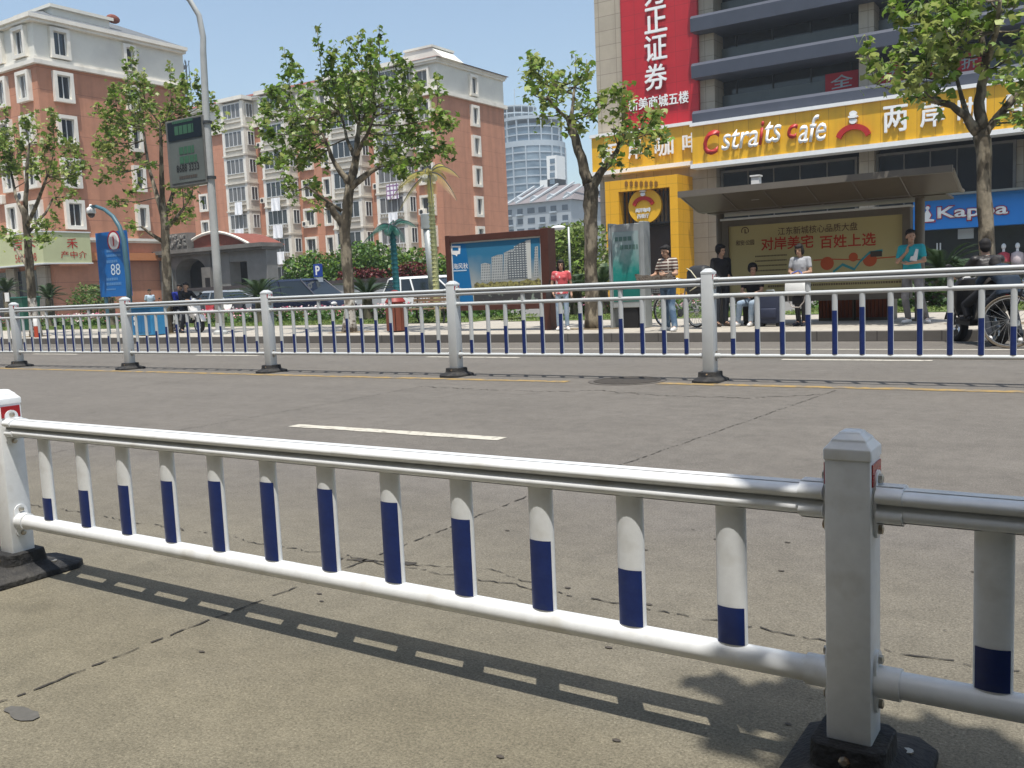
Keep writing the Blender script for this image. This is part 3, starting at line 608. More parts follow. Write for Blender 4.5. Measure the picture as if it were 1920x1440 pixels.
def fl(s, px0, px1, py, hpx, Y, m, parent, ext=.1, bold=.015, shear=0., name='character', keep=False):
    c, w_, h_ = pxrect(px0, px1, py, hpx, Y); return lettering(s, (c.x, Y, c.z), (1,0,0), w_, h_, m, parent, ext, bold, shear, name, keep=keep)
# red vertical sign
Rs = thing('banner_sign', 'tall red sign with big white characters on the stone tower of the shopping building', 'sign', (-25.6, YC, 11))
x0, x1 = V(1166,120,57.7).x, V(1308,100,57.7).x; zb = V(1240,238,57.7).z
b = MB(); b.box(x0, x1, 57.7, YC-.003, zb, 26); b.build('sign_panel', tilemat('red sign panels', (.46,.007,.016), (.30,.006,.012), .95, .95, .016, .55, 0, .03, mixn=.08, streak=.12), Rs)
for s, py in (('方', -14), ('正', 38), ('证', 90), ('券', 145)): fl(s, 1211, 1252, py, 47, 57.7, letter_white, Rs, .22, .03)
fl('新美商城五楼', 1179, 1291, 190, 22, 57.7, letter_white, Rs, .12, .03, name='lettering')
# yellow fascia signs
def fascia(name, lab, x0, x1, Y, z0, z1):
    S = thing(name, lab, 'sign', ((x0+x1)/2, Y, z0))
    b = MB(); b.box(x0, x1, Y, Y+1.0, z0, z1); b.build('sign_panel', yellow_sign, S)
    b = MB(); b.box(x0-.08, x1+.08, Y-.18, Y+1.0, z1, z1+.2); b.box(x0-.08, x1+.08, Y-.18, Y+1.0, z0-.26, z0); b.build('sign_trim', white_p, S); return S
YS = 56.2; xs0 = V(1298,275,YS).x; zt = (V(1298,240,YS).z+V(1900,152,YS).z)/2; zbm = (V(1298,312,YS).z+V(1900,236,YS).z)/2
S1 = fascia('cafe_sign', 'long yellow fascia sign with red and white lettering and a red arch emblem', xs0, 13, YS, zbm, zt)
fl('C', 1321, 1352, 268, 46, YS, letter_red, S1, .25, .03, .2)
fl('stra', 1354, 1423, 261, 37, YS, letter_white, S1, .22, .012, .25, 'lettering'); fl('i', 1424, 1435, 250, 44, YS, letter_red, S1, .22, .02, .25)
fl('ts', 1436, 1467, 248, 40, YS, letter_white, S1, .22, .012, .25, 'lettering')
fl('c', 1478, 1498, 247, 27, YS, letter_red, S1, .22, .03, .25); fl('afe', 1498, 1551, 242, 50, YS, letter_white, S1, .22, .012, .25, 'lettering')
for s, a, c, py in (('两',1658,1702,223), ('岸',1727,1771,214), ('咖',1797,1849,207), ('啡',1888,1936,196)): fl(s, a, c, py, 48, YS, letter_white, S1, .2, .035)
def emblem(parent, px, py, sc, Y, ext=.2):
    """red arch with a small white hatted head above it"""
    c = V(px, py, Y); k = (V(px+1,py,Y).x-c.x)*sc; n = 16
    P = [(c.x+k*33*math.cos(a), c.z-k*13+k*26*math.sin(a)) for a in [math.pi*(.06+.88*i/n) for i in range(n+1)]]; Q = [(c.x+k*24*math.cos(a), c.z-k*17+k*20*math.sin(a)) for a in [math.pi*(.06+.88*i/n) for i in range(n+1)]]
    b = MB(); b.prism([(x, Y-.02, z) for x, z in P]+[(x, Y-.02, z) for x, z in Q[::-1]], (0,-ext,0)); b.build('emblem_arch', letter_red, parent)
    b = MB()
    def disc(dx, dz, rx, rz, e): b.prism([(c.x+k*(dx+rx*math.cos(t)), Y-.02, c.z+k*(dz+rz*math.sin(t))) for t in [2*math.pi*i/14 for i in range(14)]], (0,-e,0))
    disc(0, 33, 7, 5, ext*1.1); disc(0, 27, 9.5, 3, ext*1.2); disc(0, 19, 7, 6, ext*1.1)
    b.build('emblem_head', letter_white, parent)
    b = MB(); b.box(c.x-k*6, c.x+k*6, Y-.02-ext*1.25, Y-.02-ext*1.12, c.z+k*22.5, c.z+k*24); b.build('emblem_line', letter_dk, parent)
emblem(S1, 1601, 246, 1.0, YS)
YS2 = 57.15; xl = V(1110,290,YS2).x; zt2 = (V(1110,262,YS2).z+V(1295,232,YS2).z)/2; zb2 = (V(1112,324,YS2).z+V(1295,302,YS2).z)/2
S2 = fascia('cafe_sign', 'shorter yellow fascia sign with white characters behind the leaning street tree', xl, xs0-.1, YS2, zb2, zt2)
for s, a, c, py in (('两',1130,1158,290), ('岸',1180,1205,280), ('咖',1230,1264,274), ('啡',1282,1314,268)): fl(s, a, c, py, 36, YS2, letter_white, S2, .2, .035)
# red window characters
YB_ = YC+1.1
for s, a, c, py in (('全',1547,1609,152), ('场',1645,1697,138), ('文',1721,1765,127), ('折',1795,1840,116)):
    T = thing('window_banner', {'全':'red banner square with one pale character left of the stone column','场':'red banner square just right of the stone column','文':'red banner square partly behind the right-hand tree leaves','折':'red banner square behind the trunk of the right-hand tree'}[s], 'banner', (V((a+c)/2,py,YB_).x, YB_, 12.4), 'red banner squares in the upper windows')
    cc, w_, h_ = pxrect(a, c, py, 34, YB_); b = MB(); b.box(cc.x-w_/2, cc.x+w_/2, YB_, YB_+.06, cc.z-h_/2, cc.z+h_/2); b.build('banner_cloth', red_sign, T)
    lettering(s, (cc.x, YB_, cc.z), (1,0,.05), w_*.66, h_*.7, mat('pale blue letter', (.42,.50,.52), .6, .1, 3), T, .02, .02)
# ground floor windows of the cafe
use(Cf)
for px0, px1, pyt, pyb in ((1357,1604,325,410), (1648,1900,300,372)):
    a, c = V(px0,pyt,YC+.8), V(px1,pyt,YC+.8); z0, z1 = 4.9, 7.85
    b = MB(); b.box(a.x, c.x, YC+.78, YC+.9, z0, z1); o = b.build('window', deep_glass, Cf)
    b = MB(); b.box(a.x-.15, a.x, YC+.6, YC+.9, z0, z1); b.box(c.x, c.x+.15, YC+.6, YC+.9, z0, z1); b.box(a.x-.15, c.x+.15, YC+.6, YC+.9, z1, z1+.14); b.box(a.x-.15, c.x+.15, YC+.6, YC+.9, z0-.14, z0)
    for i in range(1, 5): x = a.x+(c.x-a.x)*i/5; b.box(x-.03, x+.03, YC+.7, YC+.775, z0, z1)
    b.build('frame', stone_grey, o)
b = MB(); b.box(-23.6, -10.2, YC+.4, YC+.89, .1, 4.6); b.build('shopfront', mat('dark blue shop glass', (.012,.022,.03), .1, .4, .7, spec=.6), Cf)
b = MB()
for x in (-23.4,-21.6,-19.8,-17,-14): b.box(x-.05, x+.05, YC+.3, YC+.38, .1, 4.6)
b.box(-23.6,-10.2,YC+.3,YC+.38,2.6,2.7); split_loose(b.build('mullion', steel, Cf))
b = MB(); b.box(V(1326,440,YC+.2).x, V(1346,440,YC+.2).x, YC+.2, YC+.26, V(1335,458,YC).z, V(1335,412,YC).z); b.build('blue_poster', mat('blue poster', (.015,.05,.42), .5, .1, 3), Cf)
# yellow entrance portal with a round sign
YP = 55.5; pa, pb, pc, pd = (V(q,380,YP).x for q in (1135,1160,1256,1271)); zt3 = V(1200,334,YP).z; zi = V(1200,356,YP).z
Po = thing('entrance_portal', 'yellow square entrance frame of the cafe with a round yellow sign', 'entrance', ((pa+pd)/2, YP+1, 0))
b = MB(); b.box(pa, pb, YP, YC, .1, zi); b.box(pc, pd, YP, YC, .1, zi); b.box(pa, pd, YP, YC, zi, zt3); b.build('portal_frame', tilemat('yellow cladding', (.74,.38,.012), (.5,.25,.01), .8, .8, .014, .5, 0, .02, mixn=.06), Po)
b = MB(); n = 13
for i in range(n): x = pb+(pc-pb)*(i+.5)/n; b.box(x-.04, x+.04, YP+.6, YP+.68, V(1200,418,YP).z, zi)
b.box(pb, pc, YP+.58, YP+.7, V(1200,418,YP).z-.1, V(1200,418,YP).z); b.build('lattice', black, Po)
b = MB(); b.box(pb, pc, YC-.4, YC-.3, V(1200,418,YP).z+.02, zi); b.build('lobby_ceiling_panel', mat('pale lobby wall', (.36,.30,.21), .8, .1, 1), Po)
b = MB(); b.box(pb, pc, YP+1.7, YP+1.8, .1, V(1200,421,YP).z-.12); b.build('door', mat('brown dark door', (.035,.02,.015), .5, .3, 1), Po)
cc = V(1207,386,YP+.2); rr_ = (V(1238,386,YP+.2).x-V(1176,386,YP+.2).x)/2; n = 28
b = MB(); b.prism([(cc.x+rr_*math.cos(t), YP+.35, cc.z+rr_*.95*math.sin(t)) for t in [2*math.pi*i/n for i in range(n)]], (0,.22,0)); b.build('round_sign', mat('yellow disc', (.76,.42,.02), .5, .05, 2), Po)
emblem(Po, 1207, 377, .62, YP+.37, .12)
fl('两岸咖啡', 1192, 1220, 394, 8, YP+.33, letter_white, Po, .05, .03, name='lettering'); fl('西餐厅', 1195, 1217, 405, 8, YP+.33, letter_white, Po, .05, .03, name='lettering')
b = MB()
for i in range(7): x = V(1172+9.3*i,345,YP).x; z = V(1172+9.3*i,345,YP).z; b.box(x, x+.2, YP-.05, YP-.003, z-.13, z+.13); b.box(x+.06, x+.14, YP-.055, YP-.052, z-.2, z+.2)
split_loose(b.build('lettering', mat('brown lettering', (.22,.10,.01), .6, .1, 3), Po))
# sportswear shop: blue fascia, window with busts
YK = 57.0; ka, kb = V(1712,400,YK).x, 13.; kt = V(1800,366,YK).z; kbz = V(1800,427,YK).z
K = thing('shop_sign', 'bright blue fascia with white red-edged lettering behind the bus shelter', 'sign', ((ka+4)/2, YK, kbz))
b = MB(); b.box(ka, kb, YK, YK+.95, kbz, kt); b.build('sign_panel', mat('bright blue sign', (.012,.20,.60), .45, .05, 1), K)
b = MB(); b.box(ka, kb, YK-.6, YK+.9, kt+.003, kt+.12); b.build('sign_trim', slate_lt, K)
fl('Kappa', 1755, 1891, 398, 32, YK, mat('red letter edge', (.40,.02,.06), .5, .05, 3), K, .06, .05, name='lettering_edge'); fl('Kappa', 1757, 1889, 398, 28, YK, letter_white, K, .12, .018, name='lettering')
def figs(off, m, ext, nm):              # two seated figures back to back
    b = MB()
    for s in (-1, 1):
        P = [(0,-10),(13,-10),(13,-7),(6,-6),(9,0),(6,5),(4,9),(1.5,7),(0,3)]; c = V(1735,404,YK); k = .036
        o_ = [(c.x+s*x*k*off+.0, YK-ext, c.z+z*k*off) for x, z in P]; b.prism(o_, (0, ext*.5, 0))
        b.prism([(c.x+s*(3.6+3*math.cos(t))*k*off, YK-ext, c.z+(11+3*math.sin(t))*k*off) for t in [i*.7 for i in range(9)]], (0, ext*.5, 0))
    b.build(nm, m, K)
figs(1.16, MATS['red letter edge'], .06, 'emblem_edge'); figs(1., letter_white, .12, 'emblem')
use(Cf)
b = MB(); b.box(-10.0, XB, YC+.1, YC+.895, .1, kbz); b.build('shop_window', mat('shop window', (.025,.028,.026), .08, .4, .8, spec=.6), Cf)
b = MB()
for px in (1757, 1763): x = V(px,450,YC).x; b.box(x-.03, x+.03, YC+.0, YC+.08, .9, 2.6)
split_loose(b.build('door_handle', alu, Cf))
b = MB(); a = V(1796,430,YC-.01); b.box(a.x, a.x+.8, YC-.02, YC+.09, 2.75, 3.3); b.build('window_notice', mat('pale notice', (.42,.44,.42), .7, .1, 2), Cf)
for px, lab in ((1882,'shop-window bust in a red and white shirt nearest the street tree'), (1908,'shop-window bust in a pale shirt nearer the right edge')):
    p = V(px, 468, YC-.3); M_ = thing('mannequin', lab, 'mannequin', (p.x, YC-.35, .12), 'busts in the sportswear window')
    b = MB(); b.lathe([(.02,.0),(.30,.02),(.34,.55),(.30,.85),(.10,.95)], (p.x, YC-.35, .95), 12); b.build('shirt', mat('shirt %d' % px, (.40,.04,.06) if px < 1900 else (.5,.42,.42), .8, .2, 5), M_, True)
    b = MB(); b.tube([(p.x,YC-.35,1.88),(p.x,YC-.35,2.05)], .07); b.ell((p.x, YC-.35, 2.2), (.12,.14,.17)); b.build('head', white_p, M_, True)
    b = MB(); b.tube([(p.x,YC-.35,.1),(p.x,YC-.35,.96)], .03); b.lathe([(.25,0),(.25,.03)], (p.x,YC-.35,.12), 12); b.build('stand', dark_grey, M_)

# ------------------------------------------------------------------ far buildings
YT = 340.; tc_ = V(997,300,YT); rT = (V(1053,300,YT).x-V(942,300,YT).x)/2*.86; zT = V(997,226,YT).z; zR = V(997,199,YT).z
T = thing('round_tower', 'far round glass tower with a ring frame on its roof', 'tower', (tc_.x, YT, 0))
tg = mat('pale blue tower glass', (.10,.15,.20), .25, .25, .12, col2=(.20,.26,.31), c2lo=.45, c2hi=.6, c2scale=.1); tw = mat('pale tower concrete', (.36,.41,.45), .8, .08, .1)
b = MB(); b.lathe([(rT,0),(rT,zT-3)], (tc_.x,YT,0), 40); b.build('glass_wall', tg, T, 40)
b = MB()
for i, z in enumerate(np.arange(12, zT-3, 3.15)):
    e = 1.5 if z in (12,) else .5; b.lathe([(rT-.4,z),(rT+e,z),(rT+e,z+.45),(rT-.4,z+.45)], (tc_.x,YT,0), 40)
b.build('floor_slab', tw, T)
b = MB(); b.lathe([(rT*.9,zT-1.3),(rT*1.06,zT-1.3),(rT*1.06,zT),(rT*.9,zT)], (tc_.x,YT,0), 40)
zz = V(997,282,YT).z; b.lathe([(rT-.4,zz),(rT*1.14,zz),(rT*1.14,zz+2.2),(rT-.4,zz+2.2)], (tc_.x,YT,0), 40); b.build('ring_slab', tw, T)
b = MB(); b.lathe([(rT*.99,0),(rT*1.12,.1),(rT*1.12,zz),(rT*.99,zz)], (tc_.x,YT,0), 40); b.build('lower_glass', tg, T, 40)
b = MB()
for z in np.arange(14, zz, 3.15): b.lathe([(rT*1.1,z),(rT*1.14,z),(rT*1.14,z+.55),(rT*1.1,z+.55)], (tc_.x,YT,0), 40)
b.build('lower_slab', tw, T)
b = MB()
for k in range(16):
    a = 2*math.pi*k/16; x, y = tc_.x+rT*1.14*math.cos(a), YT+rT*1.14*math.sin(a); b.obox((x,y,zz/2), (-math.sin(a),math.cos(a)), .22, .4, zz/2); x, y = tc_.x+rT*1.02*math.cos(a+.1), YT+rT*1.02*math.sin(a+.1); b.obox((x,y,(zz+zT)/2), (-math.sin(a),math.cos(a)), .22, .4, (zT-zz)/2)
b.build('mullion', tw, T)
rc = rT*.72; ccx = V(966,210,YT).x
b = MB(); b.lathe([(rc*.6,zT),(rc*.6,zT+3)], (ccx,YT,0), 24); b.build('roof_drum', tw, T)
b = MB()
for z in (zT+3, zR): b.lathe([(rc-.4,z-.5),(rc,z-.5),(rc,z),(rc-.4,z)], (ccx,YT,0), 32)
for k in range(18): a = 2*math.pi*k/18; b.tube([(ccx+rc*math.cos(a),YT+rc*math.sin(a),zT),(ccx+rc*math.cos(a),YT+rc*math.sin(a),zR)], .22, 5)
b.tube([(ccx,YT,zT),(ccx,YT,V(966,166,YT).z)], .18, 5); b.build('roof_ring', mat('pale grey steel', (.42,.47,.5), .6, .1, .3), T)
a0, a1 = V(1027,320,YT-rT*1.3), V(1045,320,YT-rT*1.3)
b = MB(); b.box(a0.x, a1.x, YT-rT*1.35, YT-rT*.8, 0, V(1036,292,YT-rT*1.3).z); b.box(V(1014,350,YT-rT*1.3).x, a1.x, YT-rT*1.35, YT-rT*.8, 0, V(1036,336,YT-rT*1.3).z); ob = b.build('stair_tower', white_p, T)
b = MB()
for py in (302,315,328,341,352): p = V(1036,py,YT-rT*1.35); b.box(p.x-1.1, p.x+1.1, p.y-.2, p.y, p.z-.9, p.z+.9)
split_loose(b.build('stair_window', tg, ob))
def midrise(label, px0, px1, pyt, Y, depth, roofm, rh, rows, wallc, seed):
    a, c = V(px0,pyt,Y), V(px1,pyt,Y); z1 = (a.z+c.z)/2; M_ = thing('apartment_building', label, 'building', ((a.x+c.x)/2, Y+depth/2, 0), 'far pale apartment houses')
    b = MB(); b.box(a.x, c.x, Y, Y+depth, 0, z1); b.build('wall', wallc, M_)
    if rh:
        b = MB(); b.add([(a.x-1,Y-1,z1),(c.x+1,Y-1,z1),(c.x+1,Y+depth,z1),(a.x-1,Y+depth,z1),(a.x+4,Y+depth*.6,z1+rh),(c.x-4,Y+depth*.6,z1+rh)], [[0,1,5,4],[1,2,5],[2,3,4,5],[3,0,4]]); r_ = b.build('roof', roofm, M_)
        b = MB(); rr = random.Random(seed)
        for i in range(4): t = .12+.25*i; x = a.x+(c.x-a.x)*t; b.prism([(x,Y+1.5,z1+.3),(x+2.2,Y+1.5,z1+.3),(x+2.2,Y+1.5,z1+1.8),(x+1.1,Y+1.5,z1+2.6),(x,Y+1.5,z1+1.8)], (0,5,0))
        split_loose(b.build('dormer', pale1, r_)); b = MB()
        for t in (.06,.2,.42,.66,.9): x = a.x+(c.x-a.x)*t; b.prism([(x,Y-.8,z1+.1),(x+.7,Y-.8,z1+.1),(x+3.2,Y+depth*.55,z1+rh+.2),(x+2.5,Y+depth*.55,z1+rh+.2)], (0,0,.5))
        split_loose(b.build('roof_fin', pale2, r_))
    b = MB(); bs = MB(); n = max(3, int((c.x-a.x)/3.6)); rr = random.Random(seed)
    for k in range(rows):
        z = z1-2.3-3.1*k
        for i in range(n):
            x = a.x+(c.x-a.x)*(i+.5)/n; wv = rr.choice((1.0,1.3,1.5)); b.box(x-wv, x+wv, Y-.12, Y-.003, z-.8, z+.85)
            if rr.random() < .6: bs.box(x-wv-.2, x+wv+.2, Y-.9, Y-.13, z-1.3, z-.85)
    split_loose(b.build('window', fwin, M_)); split_loose(bs.build('balcony', tw, M_)); return M_
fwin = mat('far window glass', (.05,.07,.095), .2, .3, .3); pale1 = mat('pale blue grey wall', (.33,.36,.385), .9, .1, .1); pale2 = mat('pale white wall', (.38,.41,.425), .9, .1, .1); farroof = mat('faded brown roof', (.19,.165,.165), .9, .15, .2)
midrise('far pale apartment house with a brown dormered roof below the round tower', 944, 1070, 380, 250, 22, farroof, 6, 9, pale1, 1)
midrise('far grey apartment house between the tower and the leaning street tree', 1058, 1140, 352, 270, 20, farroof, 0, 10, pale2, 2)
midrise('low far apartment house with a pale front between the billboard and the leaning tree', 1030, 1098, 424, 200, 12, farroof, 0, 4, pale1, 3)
p = V(354,195,120); Ms = thing('lattice_mast', 'thin steel lattice mast standing behind the near left apartment house', 'mast', (p.x,120,0)); zt4 = V(354,112,120).z
b = MB(); cs = [(p.x+dx,120+dy) for dx in (-.55,.55) for dy in (-.55,.55)]
for x, y in cs: b.tube([(x,y,0),(p.x+(x-p.x)*.7,120+(y-120)*.7,zt4)], .07, 5)
for k in range(24):
    z = zt4*k/24; b.tube([(cs[0][0],cs[0][1],z),(cs[2][0],cs[2][1],z+zt4/24)], .04, 4); b.tube([(cs[2][0],cs[2][1],z),(cs[3][0],cs[3][1],z+zt4/24)], .04, 4)
for z in (zt4*.97, zt4*.9, zt4*.84): b.box(p.x-.9, p.x+.9, 119.4, 119.5, z-.4, z+.4)
b.build('lattice', dark_grey, Ms)
# ------------------------------------------------------------------ guard rails
BANDF = [.28,.44,.56,.67,.73,.78,.78,.73,.66,.57,.44,.28]
def ell_tube(b, x, y, z0, z1, a, c, n=20):
    b.loft([[(x+a*math.cos(2*math.pi*k/n), y+c*math.sin(2*math.pi*k/n), z) for k in range(n)] for z in (z0, z1)])
def rail_profile(h, w):                 # two lobes with a groove between
    P = []; n = 12
    for s in (1, -1):
        cz = s*h*.255 + (h*.02); rz = h*.26; ry = w/2 if s > 0 else w*.44
        for i in range(n+1):
            t = math.pi*(-.5+i/n) if s < 0 else math.pi*(-.5+i/n); P.append((ry*math.cos(t) if i not in (0, n) else w*.2, cz+rz*math.sin(t)))
    # order: lower lobe first, bottom to top on the +y side
    up, lo = P[:n+1], P[n+1:]
    side = lo+up; return side + [(-y, z) for y, z in side[::-1]]
def extrude_x(b, prof, x0, x1, y, z): b.loft([[(x, y+p, z+q) for p, q in prof] for x in (x0, x1)])
def guardrail(name, label, Y, posts, pw, ztop, zrails, pick, band_w, metal, base_side, npick=12, zmid=None, detail=True):
    """one fence: posts on rubber feet, rails, pickets with blue bands whose heights arch across each panel"""
    T = thing(name, label, 'guardrail', (posts[len(posts)//2], Y, 0)); h = pw/2
    zt, zb = zrails; rp = rail_profile(zt[1], zt[2])
    protos = {}
    for i, x in enumerate(posts):
        if i == 0:
            global ORG
            ORG = Vector((x, Y, 0))
            b = MB(); b.box(x-h, x+h, Y-h, Y+h, .05, ztop-.055); po = b.build('post', metal, T, 40, .006, 2)
            b = MB(); hc = h+.002; b.loft([[(x+sx*q, Y+sy*q, z) for sx, sy in ((-1,-1),(1,-1),(1,1),(-1,1))] for q, z in ((hc, ztop-.06), (hc, ztop-.036), (hc*.97, ztop-.034), (hc*.74, ztop-.020), (hc*.72, ztop-.015), (hc*.48, ztop-.004), (hc*.45, ztop), (hc*.30, ztop+.003))])
            b.build('post_cap', metal, po, 30, .002, 1)
            b = MB()
            for s in (1, -1): b.box(x+s*h, x+s*(h+.003), Y-h*.82, Y+h*.82, ztop-.118, ztop-.068)
            split_loose(b.build('reflector', red_film, po))
            for s in (1, -1):
                for zc, rr in ((zt[0], zt[1]/2), (zb[0], zb[1])) + (((zmid[0], zmid[1]),) if zmid else ()):
                    b = MB(); hw, hz, n = pw*.29, rr+.042, 8
                    out = [(x+s*h, Y+hw*math.cos(a), zc+hz-hw+hw*math.sin(a)) for a in [math.pi*k/n for k in range(n+1)]] + [(x+s*h, Y-hw*math.cos(a), zc-hz+hw-hw*math.sin(a)) for a in [math.pi*k/n for k in range(n+1)]]
                    if not zmid or zc == zt[0]: b.prism(out, (s*.007, 0, 0))
                    if zc == zt[0]: extrude_x(b, rail_profile(zt[1]+.012, zt[2]+.012), x+s*(h+.007), x+s*(h+.062), Y, zc)
                    else: b.lathe([(rr+.006, s*.0), (rr+.006, s*.055)], (x+s*(h+.0), Y, zc), 20, 'x')
                    b.build('bracket', metal, po, 40)
                    if not zmid or zc != zmid[0]:
                        for sz in (-1, 1):
                            q = MB(); q.lathe([(.011,0),(.011,s*.008),(.006,s*.010)], (x+s*(h+.007), Y, zc+sz*(rr+.022)), 8, 'x'); q.build('bolt', bolt_steel, po)
            b = MB(); c = pw*.83; k = .022
            def rect(hx, hy, z, kk): return [(x+a, Y+e, z) for a, e in ((-hx+kk,-hy),(hx-kk,-hy),(hx,-hy+kk),(hx,hy-kk),(hx-kk,hy),(-hx+kk,hy),(-hx,hy-kk),(-hx,-hy+kk))]
            b.loft([rect(.155,.235,0,.05), rect(.155,.235,.028,.05), rect(c,c+.012,.062,.02), rect(c,c,.118,.02)]); bo = b.build('rubber_foot', black_rubber, T, 25, .004, 1)
            q = MB(); q.lathe([(.013,0),(.013,-.008),(.007,-.012)], (x, Y-c-.001, .088), 8, 'y'); q.lathe([(.014,0),(.014,.004),(.0,.004)], (x+.0, Y-.165, .04), 8); q.lathe([(.014,0),(.014,.004),(.0,.004)], (x+.1, Y+.1, .05), 8); split_loose(q.build('bolt', bolt_steel, bo))
            for o in (po, bo): o.location = Vector((x, Y, 0)) - T.location
            protos['post'], protos['foot'] = po, bo
        else:
            for k in ('post', 'foot'): copy_part(protos[k], T, (x-posts[0], 0, 0))
    ORG = T.location.copy()
    for x0, x1 in zip(posts[:-1], posts[1:]):
        a, c = x0+h+.05, x1-h-.05
        b = MB(); extrude_x(b, rp, a, c, Y, zt[0]); b.build('top_rail', metal, T, 50)
        b = MB(); b.lathe([(zb[1], a), (zb[1], c)], (0, Y, zb[0]), 20, 'x'); b.build('bottom_rail', metal, T, 50)
        ztp = zt[0]-zt[1]/2+.006
        if zmid: b = MB(); b.lathe([(zmid[1], a-.05), (zmid[1], c+.05)], (0, Y, zmid[0]), 16, 'x'); b.build('middle_rail', metal, T, 50); ztp = zmid[0]-zmid[1]+.005
        step = (x1-x0-2*pick[2])/(npick-1); zbp = zb[0]+zb[1]-.006
        for i in range(npick):
            xx = x0+pick[2]+step*i; key = 'p%d' % i
            if key not in protos:
                ORG = Vector((xx, Y, 0)); b = MB(); ell_tube(b, xx, Y, zbp, ztp, pick[0]/2, pick[1]/2)
                if zmid and i in (3, 8): ell_tube(b, xx, Y, zmid[0]+zmid[1]-.006, zt[0]-zt[1]/2+.006, pick[0]/2, pick[1]/2)
                p = b.build('picket', metal, T, 50); p.location = Vector((xx, Y, 0)) - T.location
                q = MB(); n = 8; A = [R(-90+band_w*(-1+2*k/n)) for k in range(n+1)]; z0, z1 = zbp+.006, zbp+(ztp-zbp)*BANDF[i]; e = .0015
                q.loft([[(xx+(pick[0]/2+e)*math.cos(t), Y+(pick[1]/2+e)*math.sin(t), z) for t in A] for z in (z0, z1)], False, False); q.build('blue_band', blue_band, p, True)
                protos[key] = p; protos[key+'x'] = xx
            else: copy_part(protos[key], T, (xx-protos[key+'x'], 0, 0))
            ORG = T.location.copy()
    return T
guardrail('guardrail', 'low white guardrail in the foreground with blue bands on its pickets and rubber feet', 2.14, [-7.66,-4.08,-.50,3.08], .10, .831, ((.668,.072,.084),(.2545,.031)), (.078,.036,.288), 58, white_metal, 1)
guardrail('guardrail', 'taller white median guardrail across the road with a double top rail', 10.1, [-22.13,-18.50,-14.85,-11.2,-7.56,-3.93,-.30,3.33], .135, 1.29, ((1.137,.092,.075),(.297,.024)), (.060,.045,.28), 58, far_metal, 1, zmid=(.98,.024))

# ------------------------------------------------------------------ street furniture
def text_bars(b, x0, x1, y, z, h, rr, gap=.25):
    x = x0
    while x < x1: w_ = h*rr.uniform(.6,1.0); b.box(x, min(x+w_, x1), y-.004, y-.001, z-h/2, z+h/2); x += w_+h*gap
# bus shelter
Sh = thing('bus_shelter', 'brown bus shelter with a winged roof and a pale yellow property advertisement', 'bus shelter', (-5.4, 19.6, .18))
shel = mat('bronze shelter metal', (.15,.13,.105), .5, .15, 3, metal=.1); poly = mat('smoked roof sheet', (.12,.10,.078), .4, .15, 1.2, trans=.3)
X0, X1 = -7.54, -2.52
b = MB(); b.prism([(X0,17.95,2.86),(X0,18.95,2.575),(X0,19.25,2.565),(X0,19.25,2.605),(X0,18.95,2.615),(X0,17.95,2.90)], (X1-X0,0,0)); b.prism([(X0+.05,19.253,2.55),(X0+.05,20.25,2.52),(X0+.05,20.25,2.56),(X0+.05,19.253,2.59)], (X1-X0-.32,0,0)); b.build('roof_sheet', poly, Sh)
b = MB(); b.box(X0-.03, X1+.03, 17.86, 17.95, 2.83, 2.95); b.tube([(X0-.02,17.95,2.88),(X0-.02,18.95,2.6),(X0-.02,19.25,2.585)], .035, 6); b.tube([(X1+.02,17.95,2.88),(X1+.02,18.95,2.6),(X1+.02,19.25,2.585)], .035, 6)
for x in np.linspace(X0+.85, X1-.85, 5): b.tube([(x,17.95,2.85),(x,18.95,2.56),(x,19.25,2.55)], .010, 5)
b.build('roof_frame', mat('pale bronze edge', (.15,.135,.115), .5, .1, 3), Sh)
for x in (-7.33, -3.30):
    b = MB(); b.lathe([(.09,.18),(.09,2.62)], (x,19.6,0), 14); b.lathe([(.16,.178),(.16,.21)], (x,19.6,0), 14); b.build('pillar', shel, Sh, 40)
b = MB(); ya = 19.55; a0, a1, zb0, zt0 = -7.12, -3.60, .82, 2.26
for q in ((a0-.14,a1+.14,zt0,zt0+.13), (a0-.14,a1+.14,zb0-.2,zb0), (a0-.14,a0,zb0,zt0), (a1,a1+.14,zb0,zt0)): b.box(q[0], q[1], ya-.06, ya+.22, q[2], q[3])
b.build('advert_frame', shel, Sh)
b = MB(); b.box(a0-.16, a1+.16, ya-.10, ya+.24, zt0+.131, zt0+.17); b.build('frame_strip', alu, Sh)
b = MB(); b.box(a0+.001, a1-.001, ya, ya+.2, zb0+.001, zt0-.001); ad = b.build('advert', mat('cream advert paper', (.50,.43,.21), .4, .05, .8), Sh)
def adl(s, px0, px1, py, h, m, bold=.01, name='lettering'):
    c, w_, hh = pxrect(px0, px1, py, h, ya); return lettering(s, (c.x, ya, c.z), (1,0,0), w_, hh, m, ad, .006, bold, 0, name)
adl('江东新城核心品质大盘', 1457, 1606, 429, 15, mat('brown print', (.12,.07,.05), .6, .1, 3)); redp = mat('red print', (.48,.05,.03), .6, .1, 3)
adl('对岸美宅', 1427, 1524, 455, 24, redp, .03); adl('百姓上选', 1537, 1641, 451, 24, redp, .03)
adl('和安·公园', 1380, 1414, 455, 10, MATS['brown print'], .01)
b = MB(); c = V(1397, 433, ya); n = 18
ring = [(c.x+.085*math.cos(t), c.z+.085*math.sin(t)) for t in [R(-30+240*i/n) for i in range(n+1)]]; rin = [(c.x+.065*math.cos(t), c.z+.065*math.sin(t)) for t in [R(-30+240*i/n) for i in range(n+1)]]
for i in range(n): b.poly([(ring[i][0],ya-.004,ring[i][1]),(ring[i+1][0],ya-.004,ring[i+1][1]),(rin[i+1][0],ya-.004,rin[i+1][1]),(rin[i][0],ya-.004,rin[i][1])])
